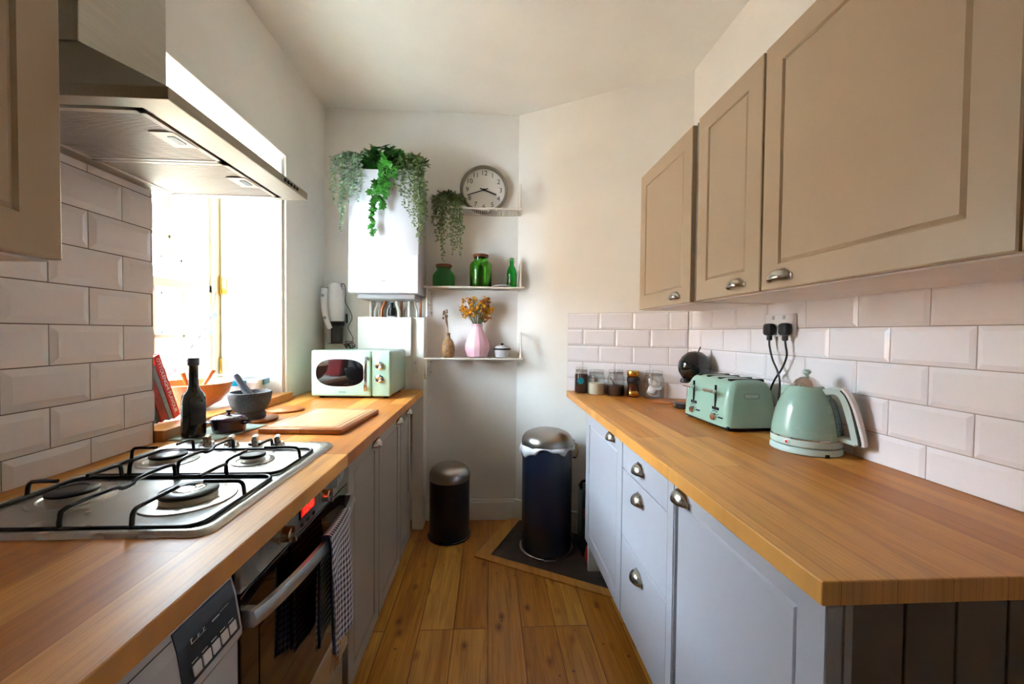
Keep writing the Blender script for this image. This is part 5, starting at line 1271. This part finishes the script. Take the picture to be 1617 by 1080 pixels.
book('dark red patterned book leaning behind the grey one', 1.488, 0.028, 0.165, 0.10, 'red_dark', LN)
book('thin black and white book leaning closest to the tiled wall', 1.466, 0.014, 0.150, 0.10, 'ink', LN)
# heart garland
t = thing('heart_garland', 'string of whitewashed hearts hanging across the window', 'garland', (-1.33, 1.95, 1.45))
gp = [(-1.385, 2.130, 1.475), (-1.37, 2.10, 1.44), (-1.352, 2.055, 1.37), (-1.335, 1.985, 1.295), (-1.33, 1.915, 1.235), (-1.33, 1.83, 1.165), (-1.335, 1.75, 1.125), (-1.34, 1.66, 1.10)]
bm = BM(); tube(bm, gp, 0.0012, 5, sm=5); part('cord', bm, 'twig', t, smooth=True)
def heart(c, s, rz, tilt):
    pts = []
    for k in range(28):
        a = 2*PI*k/28; pts.append((16*math.sin(a)**3/17*s, (13*math.cos(a)-5*math.cos(2*a)-2*math.cos(3*a)-math.cos(4*a))/17*s))
    bm = BM(); extr(bm, pts, Matrix.Translation(c) @ Matrix.Rotation(rz, 4, 'Z') @ Matrix.Rotation(PI/2, 4, 'X') @ Matrix.Rotation(tilt, 4, 'Z'), 0.010)
    part('heart', bm, 'heart', t, bevel=0.0035)
for c, s, tl in (((-1.352, 2.045, 1.345), 0.028, 0.2), ((-1.338, 1.985, 1.275), 0.030, -0.5), ((-1.330, 1.950, 1.255), 0.030, 0.5), ((-1.330, 1.900, 1.205), 0.026, 0.1), ((-1.330, 1.825, 1.135), 0.022, 0.3), ((-1.335, 1.765, 1.105), 0.024, -0.3)):
    heart(c, s, math.radians(35), tl)

# ---------------------------------------------------------------- right worktop things
# toaster
t = thing('toaster', 'mint green four-slice toaster on the right worktop beside the kettle', 'toaster', (0.994, 1.622, WT), rz=math.radians(2))
tw, tdp, th_ = 0.107, 0.160, 0.196
def tshell(bm, k=1.0):
    # section in x-z (rounded top), lofted along y with rounded ends
    secs = []
    NY = 18
    for j in range(NY+1):
        v = -1+2*j/NY; e = (1-abs(v)**5)**(1/5) if abs(v) < 1 else 0.0
        e = max(e, 0.0)
        secs.append((v, e))
    rows = []
    for v, e in secs:
        row = []
        e2 = 0.80+0.20*e
        for i in range(29):
            a = PI*i/28
            cx_ = math.copysign(abs(math.cos(a))**0.42, math.cos(a)); cz_ = abs(math.sin(a))**0.55
            x = cx_*tw*(0.90+0.10*(1-cz_))*e2
            z = 0.016+(th_-0.016)*cz_*(0.90+0.10*e)
            row.append(bm.verts.new((x, v*tdp*(1-0.06*cz_**3), z)))
        rows.append(row)
    for a_, b_ in zip(rows, rows[1:]):
        for i in range(28): bm.faces.new((a_[i], a_[i+1], b_[i+1], b_[i]))
        bm.faces.new((a_[0], b_[0], b_[28], a_[28]))
    bm.faces.new(rows[0]); bm.faces.new(list(reversed(rows[-1])))
bm = BM(); tshell(bm); o = part('shell', bm, 'mint_deep', t, local=True, smooth=True, angle=50); 
bm = BM(); rbox(bm, -tw*0.93, tw*0.93, -tdp*0.97, tdp*0.97, 0.006, 0.022, 0.006, 2); part('base', bm, 'black_plastic', t, local=True)
bm = BM()
for y in (-0.105, -0.040, 0.040, 0.105): rbox(bm, -0.062, 0.075, y-0.012, y+0.012, th_-0.020, th_+0.0010, 0.003, 1)
sl = part('slots', bm, 'black_plastic', t, local=True)
# control face looks towards -x
xf = -tw*0.985
for y in (-0.082, 0.075):
    bm = BM(); box(bm, xf-0.0012, xf+0.006, y-0.002, y+0.002, 0.085, 0.170); part('lever_slot', bm, 'black_plastic', t, local=True)
    bm = BM(); cyl(bm, (xf+0.004, y, 0.148), (xf-0.022, y, 0.148), 0.004, 12); 
    lathe(bm, [(0, -0.034), (0.006, -0.033), (0.007, -0.02), (0.0055, 0), (0.007, 0.02), (0.006, 0.033), (0, 0.034)], (xf-0.026, y, 0.148), 18, rot=Matrix.Rotation(PI/2, 4, 'X')); lv = part('lever', bm, 'chrome', t, local=True, smooth=True)
    bm = BM(); ball(bm, (xf-0.026, y-0.036, 0.148), 0.0075, 2); part('lever_tip', bm, 'mint_deep', lv, local=True, smooth=True)
    bm = BM(); lathe(bm, [(0.015, 0), (0.015, 0.006), (0.012, 0.016), (0, 0.017)], (xf+0.002, y-0.002, 0.045), 24, rot=Matrix.Rotation(-PI/2, 4, 'Y')); kb = part('browning_dial', bm, 'chrome', t, local=True, smooth=True)
    bm = BM()
    for k, dy in enumerate((-0.058, -0.048, -0.038)): lathe(bm, [(0.0032, 0), (0.0032, 0.003), (0, 0.003)], (xf+0.001, y+dy+0.01, 0.048), 12, rot=Matrix.Rotation(-PI/2, 4, 'Y'))
    for k in range(7):
        a = PI*(k/6); box(bm, xf-0.0015, xf+0.002, y+0.024*math.cos(a)-0.0012, y+0.024*math.cos(a)+0.0012, 0.045+0.024*math.sin(a)-0.0012, 0.045+0.024*math.sin(a)+0.0012)
    part('dial_marks', bm, 'ink', t, local=True)
    Mt = Matrix.Translation((xf-0.0012, y-0.004, 0.078)) @ Matrix(((0, 0, -1, 0), (-1, 0, 0, 0), (0, 1, 0, 0), (0, 0, 0, 1)))
    bm = BM(); rbox(bm, xf-0.001, xf+0.003, y-0.024, y+0.018, 0.073, 0.084, 0.001, 1); part('name_plate', bm, 'ink', t, local=True)
# oval badge on the side facing the viewer (-y)
Mb = Matrix.Translation((-0.004, -tdp*0.962, 0.135)) @ Matrix.Rotation(math.radians(-4), 4, 'X') @ Matrix(((1, 0, 0, 0), (0, 0, -1, 0), (0, 1, 0, 0), (0, 0, 0, 1)))
bm = BM(); P = stadium(0.062, 0.019); tube(bm, [tuple(Mb @ Vector((x, y, 0.001))) for x, y in P], 0.0011, 6, closed=True); bd = part('badge_rim', bm, 'window_grey', t, local=True)
bm = BM(); extr(bm, stadium(0.060, 0.017), Mb, 0.0012); part('badge_plate', bm, 'mint_deep', t, local=True)
bm = BM(); text(bm, 'DeLonghi', 0.0125, Mb @ Matrix.Translation((0, 0, 0.0015)), 0.0006); part('badge_lettering', bm, 'white_ink', t, local=True)
bm = BM()
for x in (-0.085, 0.085):
    for y in (-0.135, 0.135): lathe(bm, [(0.010, 0), (0.010, 0.008)], (x, y, 0), 12)
part('feet', bm, 'nickel', t, local=True)

# kettle
kx, ky = 1.026, 1.243
kz = WT
hd = math.radians(-62)                                       # handle direction
t = thing('electric_kettle', 'mint green dome kettle with chrome lid and open handle', 'kettle', (kx, ky, WT), rz=hd)
t.scale = (0.945, 0.945, 1)
bm = BM(); lathe(bm, [(0.098, 0), (0.103, 0.003), (0.103, 0.012), (0.098, 0.020), (0.090, 0.022)], (0, 0, 0), 56); part('power_base', bm, 'mint_pale', t, local=True, smooth=True)
bm = BM(); lathe(bm, [(0.095, 0.023), (0.101, 0.026), (0.101, 0.042), (0.100, 0.045)], (0, 0, 0), 56); part('heater_band', bm, 'mint_pale', t, local=True, smooth=True)
bm = BM(); lathe(bm, [(0.1005, 0.0455), (0.1015, 0.047), (0.100, 0.050)], (0, 0, 0), 56); part('chrome_band', bm, 'chrome', t, local=True, smooth=True)
bm = BM(); lathe(bm, [(0.100, 0.0505), (0.0985, 0.072), (0.092, 0.108), (0.082, 0.145), (0.069, 0.175), (0.055, 0.198), (0.046, 0.206), (0.043, 0.2065)], (0, 0, 0), 64)
sp_ = [(-0.058, 0.026, 0.150), (-0.058, -0.026, 0.150), (-0.082, 0, 0.182), (-0.050, 0.022, 0.186), (-0.050, -0.022, 0.186), (-0.085, 0, 0.189), (-0.075, 0, 0.135)]
V_ = [bm.verts.new(p) for p in ((-0.072, 0.018, 0.170), (-0.072, -0.018, 0.170), (-0.046, 0.016, 0.204), (-0.046, -0.016, 0.204), (-0.076, 0.0, 0.196), (-0.077, 0, 0.200))]
for f_ in ((0, 4, 1), (0, 2, 5, 4), (1, 4, 5, 3), (2, 3, 5)): bm.faces.new([V_[i] for i in f_])
part('kettle_body', bm, 'mint_sheen', t, local=True, smooth=True, angle=40)
bm = BM(); lathe(bm, [(0.042, 0.207), (0.041, 0.210), (0.032, 0.224), (0.019, 0.233), (0.010, 0.236)], (0, 0, 0), 40); ld = part('lid', bm, 'chrome', t, local=True, smooth=True)
bm = BM(); lathe(bm, [(0.008, 0.236), (0.006, 0.241), (0.012, 0.247), (0.0125, 0.254), (0.008, 0.259), (0, 0.260)], (0, 0, 0), 24); part('lid_knob', bm, 'mint_pale', ld, local=True, smooth=True)
# handle: open D-loop with a flat chrome-edged back
def ribbon(bm, pts, w_, th2):
    P = smooth_path(pts, 6); L = []
    for i, p in enumerate(P):
        d_ = (P[min(i+1, len(P)-1)]-P[max(i-1, 0)]).normalized(); s_ = Vector((0, 1, 0)); n_ = d_.cross(s_).normalized()
        ww = w_(i/(len(P)-1)) if callable(w_) else w_
        L.append([bm.verts.new(p+s_*ww*a+n_*th2*b_) for a, b_ in ((-1, -1), (-0.6, -1.5), (0.6, -1.5), (1, -1), (1, 1), (0.6, 1.5), (-0.6, 1.5), (-1, 1))])
    for a_, b_ in zip(L, L[1:]):
        for k in range(8): bm.faces.new((a_[k], a_[(k+1) % 8], b_[(k+1) % 8], b_[k]))
    bm.faces.new(L[0]); bm.faces.new(list(reversed(L[-1])))
bm = BM(); ribbon(bm, [(0.055, 0, 0.190), (0.080, 0, 0.198), (0.100, 0, 0.190), (0.115, 0, 0.160), (0.129, 0, 0.110), (0.139, 0, 0.064), (0.141, 0, 0.048)], 0.015, 0.0078)
ribbon(bm, [(0.142, 0, 0.050), (0.120, 0, 0.053), (0.098, 0, 0.056)], 0.014, 0.0062)
hn = part('handle', bm, 'mint_pale', t, local=True, smooth=True, angle=50)
bm = BM(); ribbon(bm, [(0.101, 0, 0.203), (0.115, 0, 0.186), (0.131, 0, 0.150), (0.144, 0, 0.104), (0.1535, 0, 0.062), (0.155, 0, 0.046)], 0.016, 0.0020); part('handle_edge', bm, 'ink', hn, local=True, smooth=True, angle=50)
bm = BM(); ribbon(bm, [(0.103, 0, 0.2085), (0.119, 0, 0.190), (0.136, 0, 0.152), (0.150, 0, 0.104), (0.160, 0, 0.062), (0.1615, 0, 0.045)], 0.0155, 0.0034); part('handle_back', bm, 'white_plastic', hn, local=True, smooth=True, angle=50)
# water level window on the body, below the handle, and little marks
bm = BM()
for k in range(8):
    z0_, z1_ = 0.062+k*0.0138, 0.062+(k+1)*0.0138
    def rad(z): 
        pf = [(0.0505, 0.100), (0.072, 0.0985), (0.108, 0.092), (0.145, 0.082), (0.175, 0.069)]
        for (za, ra), (zb_, rb) in zip(pf, pf[1:]):
            if z <= zb_: return ra+(rb-ra)*(z-za)/(zb_-za)
        return 0.064
    vv = [[bm.verts.new(((rad(z)+d_)*math.cos(a), (rad(z)+d_)*math.sin(a), z)) for a in (-0.19, -0.06, 0.06, 0.19)] for z in (z0_, z1_) for d_ in (0.004,)]
    for i in range(3): bm.faces.new((vv[0][i], vv[0][i+1], vv[1][i+1], vv[1][i]))
bmesh.ops.remove_doubles(bm, verts=bm.verts, dist=1e-5)
o = part('water_gauge', bm, 'window_grey', t, local=True, smooth=True); s_ = o.modifiers.new('s', 'SOLIDIFY'); s_.thickness = 0.006
bm = BM()
for k in range(4): z = 0.078+k*0.022; bm_r = rad(z)+0.0045; box(bm, bm_r-0.0005, bm_r+0.0006, -0.018, -0.009, z, z+0.002)
part('gauge_marks', bm, 'ink', t, local=True)
bm = BM(); a = math.radians(-158)-hd; lathe(bm, [(0.0075, 0), (0.0075, 0.004), (0, 0.006)], (0.1005*math.cos(a), 0.1005*math.sin(a), 0.036), 18, rot=Matrix.Rotation(a, 4, 'Z') @ Matrix.Rotation(PI/2, 4, 'Y'), sx=0.7, sy=1.1)
part('switch_light', bm, 'white_plastic', t, local=True)
bm = BM(); lathe(bm, [(0.004, 0.003), (0.004, 0.0064), (0, 0.0068)], (0.1005*math.cos(a), 0.1005*math.sin(a), 0.036), 14, rot=Matrix.Rotation(a, 4, 'Z') @ Matrix.Rotation(PI/2, 4, 'Y')); part('red_mark', bm, 'red', t, local=True)
a = math.radians(-95)-hd
bm = BM(); box(bm, 0.0, 0.006, -0.006, 0.006, 0.0, 0.010); bmesh.ops.transform(bm, matrix=Matrix.Rotation(a, 4, 'Z') @ Matrix.Translation((0.099, 0, 0)), verts=bm.verts); part('cord_outlet', bm, 'black_plastic', t, local=True)

# coffee machine behind the toaster
t = thing('coffee_machine', 'round black capsule coffee machine in the far right corner', 'coffee machine', (1.022, 1.965, WT), rz=math.radians(10))
bm = BM(); lathe(bm, [(0, -0.082), (0.035, -0.075), (0.062, -0.053), (0.078, -0.024), (0.082, 0.0), (0.078, 0.026), (0.062, 0.053), (0.036, 0.074), (0, 0.082)], (0.012, 0.0, 0.205), 40, sx=1.02, sy=0.85)
bmesh.ops.scale(bm, vec=(1, 1, 1), verts=bm.verts)
part('head', bm, 'black_gloss', t, local=True, smooth=True)
bm = BM(); tube(bm, [(0.058, 0, 0.17), (0.075, 0, 0.12), (0.070, 0, 0.06), (0.045, 0, 0.018)], lambda u: 0.040-0.006*u, 16, sm=5); lathe(bm, [(0.070, 0), (0.074, 0.005), (0.070, 0.014), (0.05, 0.018)], (0.035, 0, 0), 32, sy=0.9); part('column', bm, 'black_gloss', t, local=True, smooth=True)
bm = BM(); lathe(bm, [(0.040, 0), (0.044, 0.006), (0.044, 0.020), (0.040, 0.024)], (-0.052, 0, 0.002), 32); part('drip_tray', bm, 'black_plastic', t, local=True, smooth=True)
bm = BM(); cyl(bm, (-0.02, 0, 0.270), (-0.002, 0, 0.306), 0.003, 8); bmesh.ops.translate(bm, verts=bm.verts, vec=(0.045, 0, 0)); part('lever', bm, 'black_plastic', t, local=True)
bm = BM(); lathe(bm, [(0.020, 0), (0.022, 0.006), (0.018, 0.02)], (-0.045, 0, 0.128), 20); part('nozzle', bm, 'black_plastic', t, local=True)
bm = BM(); lathe(bm, [(0.010, 0), (0.010, 0.008), (0, 0.009)], (-0.094, 0, 0.014), 16, rot=Matrix.Rotation(-PI/2, 4, 'Y')); part('dial', bm, 'nickel', t, local=True)
bm = BM(); lathe(bm, [(0.068, 0), (0.070, 0.003), (0.070, 0.008), (0.067, 0.010)], (0.957, 2.125, WT), 40); solo('round_coaster', bm, 'board_dark', 'round wooden mat beside the black coffee machine', 'mat', (0.957, 2.125, WT), smooth=True)

# jars along the diagonal wall
def clipjar(label, x, y, r, h, fill, fm, hasbail=True, extra=None):
    t = thing('glass_jar', label, 'jar', (x, y, WT))
    bm = BM(); w_ = 0.0025
    pf = [(r*0.9, 0), (r, 0.006), (r, h*0.70), (r*0.88, h*0.80), (r*0.80, h*0.84), (r*0.80, h*0.88)]
    lathe(bm, [(0, 0)]+pf+[(rr-w_, z+(w_ if z == 0 else 0)) for rr, z in reversed(pf)]+[(0, w_)], (x, y, WT), 36, cap=False); part('glass_body', bm, 'clear_glass', t, smooth=True, angle=50)
    bm = BM(); lathe(bm, [(r*0.84, h*0.885), (r*0.86, h*0.90), (r*0.86, h*0.97), (r*0.80, h), (0, h)], (x, y, WT), 36); l_ = part('glass_lid', bm, 'clear_glass', t, smooth=True)
    bm = BM(); tube(bm, [(x+r*0.83*math.cos(2*PI*k/24), y+r*0.83*math.sin(2*PI*k/24), WT+h*0.882) for k in range(24)], 0.0022, 6, closed=True); part('rubber_seal', bm, 'grey_plastic', t, smooth=True)
    if hasbail:
        bm = BM(); tube(bm, [(x+r*0.86*math.cos(2*PI*k/24), y+r*0.86*math.sin(2*PI*k/24), WT+h*0.845) for k in range(24)], 0.0013, 5, closed=True)
        dx, dy = -0.5*r, -0.80*r
        tube(bm, [(x+dx, y+dy, WT+h*0.85), (x+dx*1.25, y+dy*1.25, WT+h*0.93), (x+dx*0.9, y+dy*0.9, WT+h*0.97), (x+dx*1.2, y+dy*1.2, WT+h*0.75), (x+dx*1.1, y+dy*1.1, WT+h*0.60)], 0.0013, 5, sm=3); part('wire_clasp', bm, 'nickel', t, smooth=True)
    if fill:
        bm = BM(); lathe(bm, [(0, 0.0035), (r*0.86, 0.0035), (r-0.0035, 0.009), (r-0.0035, h*fill), (r*0.5, h*fill+0.003), (0, h*fill-0.001)], (x, y, WT), 36, cap=False); part('contents', bm, fm, t, smooth=True)
    return t
t1 = clipjar('clip-top jar of dark beans with a round turquoise tag', 0.575, 2.470, 0.042, 0.160, 0.72, 'coffee')
bm = BM(); lathe(bm, [(0.021, 0), (0.021, 0.0012)], (0.560, 2.424, WT+0.080), 28, rot=Matrix.Rotation(PI/2, 4, 'X')); tg = part('tag', bm, 'turq', t1, label='round turquoise tag')
bm = BM(); tube(bm, [(0.558, 2.429, WT+0.125), (0.559, 2.422, WT+0.11), (0.560, 2.4235, WT+0.098)], 0.0008, 4, sm=2); part('tag_string', bm, 'white_ink', t1)
clipjar('clip-top glass jar half full of white sugar', 0.655, 2.412, 0.051, 0.150, 0.46, 'sugar')
t3 = clipjar('glass jar of ground coffee with a dark scoop inside', 0.758, 2.358, 0.050, 0.155, 0.40, 'coffee')
bm = BM(); tube(bm, [(0.745, 2.345, WT+0.060), (0.735, 2.345, WT+0.085), (0.722, 2.35, WT+0.108)], 0.0045, 8, sm=3); part('scoop', bm, 'black_plastic', t3, smooth=True)
t4 = thing('coffee_jar', 'slim instant coffee jar with a golden cap and dark label', 'jar', (0.845, 2.312, WT))
bm = BM(); lathe(bm, [(0.032, 0), (0.036, 0.004), (0.036, 0.040), (0.030, 0.065), (0.036, 0.095), (0.036, 0.115), (0.030, 0.122)], (0.845, 2.312, WT), 32); part('glass_body', bm, mat('coffee_filled_glass', srgb(60, 30, 18), 0.08, coat=0.6), t4, smooth=True)
bm = BM(); lathe(bm, [(0.034, 0.123), (0.0355, 0.125), (0.0355, 0.150), (0.033, 0.153)], (0.845, 2.312, WT), 32); part('cap', bm, 'gold', t4, smooth=True)
arc_label(0.845, 2.312, WT+0.008, WT+0.038, 0.0368, math.radians(-150), math.radians(-40), 'gold', t4); arc_label(0.845, 2.312, WT+0.080, WT+0.116, 0.0368, math.radians(-165), math.radians(-20), 'ink', t4)
t5 = clipjar('wide clip-top jar of round white tea bags', 0.946, 2.255, 0.056, 0.160, 0, 'pod')
random.seed(9)
bm = BM()
for k in range(13):
    a = random.uniform(0, 2*PI); rr = random.uniform(0, 0.026); z = 0.012+k*0.0052
    lathe(bm, [(0.0, -0.0022), (0.019, -0.002), (0.022, 0), (0.019, 0.002), (0.0, 0.0022)], (0.946+rr*math.cos(a), 2.255+rr*math.sin(a), WT+z+0.016), 20, rot=(random.uniform(0.5, 1.5), random.uniform(-.6, .6), random.uniform(-.8, .8)))
part('tea_bags', bm, 'pod', t5, smooth=True)

# socket with two plugs
sy0, sy1, sz0, sz1 = 1.410, 1.556, 1.278, 1.362
t = thing('electric_socket', 'white double electric socket on the tiled wall above the kettle', 'socket', (XR-0.009, 1.483, 1.32))
bm = BM(); rbox(bm, XR-0.023, XR-0.0085, sy0, sy1, sz0, sz1, 0.003, 2); part('faceplate', bm, 'white_plastic', t)
for y in (1.455, 1.512):
    bm = BM(); rbox(bm, XR-0.0265, XR-0.0225, y-0.006, y+0.006, 1.342, 1.356, 0.001, 1); part('switch', bm, 'white_enamel', t)
def plug(y, z, label, pts):
    t = thing('power_plug', label, 'plug', (XR-0.024, y, z))
    bm = BM(); rbox(bm, XR-0.052, XR-0.0235, y-0.024, y+0.024, z-0.020, z+0.027, 0.012, 4); rbox(bm, XR-0.044, XR-0.028, y-0.010, y+0.010, z-0.040, z-0.012, 0.006, 2); part('plug_body', bm, 'black_plastic', t, smooth=True, angle=40)
    bm = BM(); tube(bm, [(XR-0.036, y, z-0.036)]+pts, 0.0036, 10, sm=6); part('cord', bm, 'black_plastic', t, smooth=True)
plug(1.515, 1.300, 'black plug in the socket half farther from the kettle', [(XR-0.037, 1.512, 1.240), (XR-0.040, 1.490, 1.190), (XR-0.042, 1.455, 1.140), (XR-0.044, 1.442, 1.090), (XR-0.045, 1.450, 0.98), (XR-0.045, 1.440, 0.9175), (XR-0.05, 1.38, 0.9170)])
plug(1.432, 1.300, 'black plug in the socket half closer to the kettle', [(XR-0.036, 1.428, 1.245), (XR-0.034, 1.424, 1.205), (XR-0.032, 1.450, 1.155), (XR-0.030, 1.492, 1.105), (XR-0.010-0.016, 1.520, 1.05), (XR-0.022, 1.520, 0.98)])

# ---------------------------------------------------------------- outside the window
bm = BM()
fy0, fy1 = -2.0, 16.0
holes = [(5.3, 6.5, 1.2, 2.9), (8.6, 9.8, 1.2, 2.9), (1.8, 3.0, 1.2, 2.9)]
ys = sorted({fy0, fy1} | {h[0] for h in holes} | {h[1] for h in holes})
for a_, b_ in zip(ys, ys[1:]):
    if any(abs(a_-h[0]) < 1e-6 for h in holes): box(bm, -7.3, -7.0, a_, b_, -3.0, 1.2); box(bm, -7.3, -7.0, a_, b_, 2.9, 3.6)
    else: box(bm, -7.3, -7.0, a_, b_, -3.0, 3.6)
tf = thing('neighbouring_house', 'pale brick house wall seen faintly through the window panes', 'house', (-7.1, 7, -3))
part('brick_wall', bm, 'brick', tf)
for h_ in holes:
    bm = BM()
    for y in (h_[0], (h_[0]+h_[1])/2-0.03, h_[1]-0.06): box(bm, -7.18, -7.12, y, y+0.06, h_[2], h_[3])
    for z in (h_[2], (h_[2]+h_[3])/2, h_[3]-0.06): box(bm, -7.18, -7.12, h_[0], h_[1], z, z+0.06)
    wf = part('window_frame', bm, 'white_gloss', tf); bm = BM(); box(bm, -7.16, -7.155, h_[0], h_[1], h_[2], h_[3]); part('glass_pane', bm, 'window_grey', wf)
bm = BM(); box(bm, -12, T0-0.02, -6, 18, -3.1, -3.0); struct('ground', bm, 'ground_out')
bm = BM(); lathe(bm, [(0.07, 0), (0.07, 4.8)], (-4.0, 5.72, -3.0), 20); box(bm, -4.09, -3.91, 5.63, 5.81, -3.0, -2.8); box(bm, -4.085, -3.915, 5.635, 5.805, 1.6, 1.8)
solo('garden_post', bm, 'teal_paint', 'teal painted post standing outside, seen through the lower sash', 'post', (-4.0, 5.72, -3.0), smooth=True)
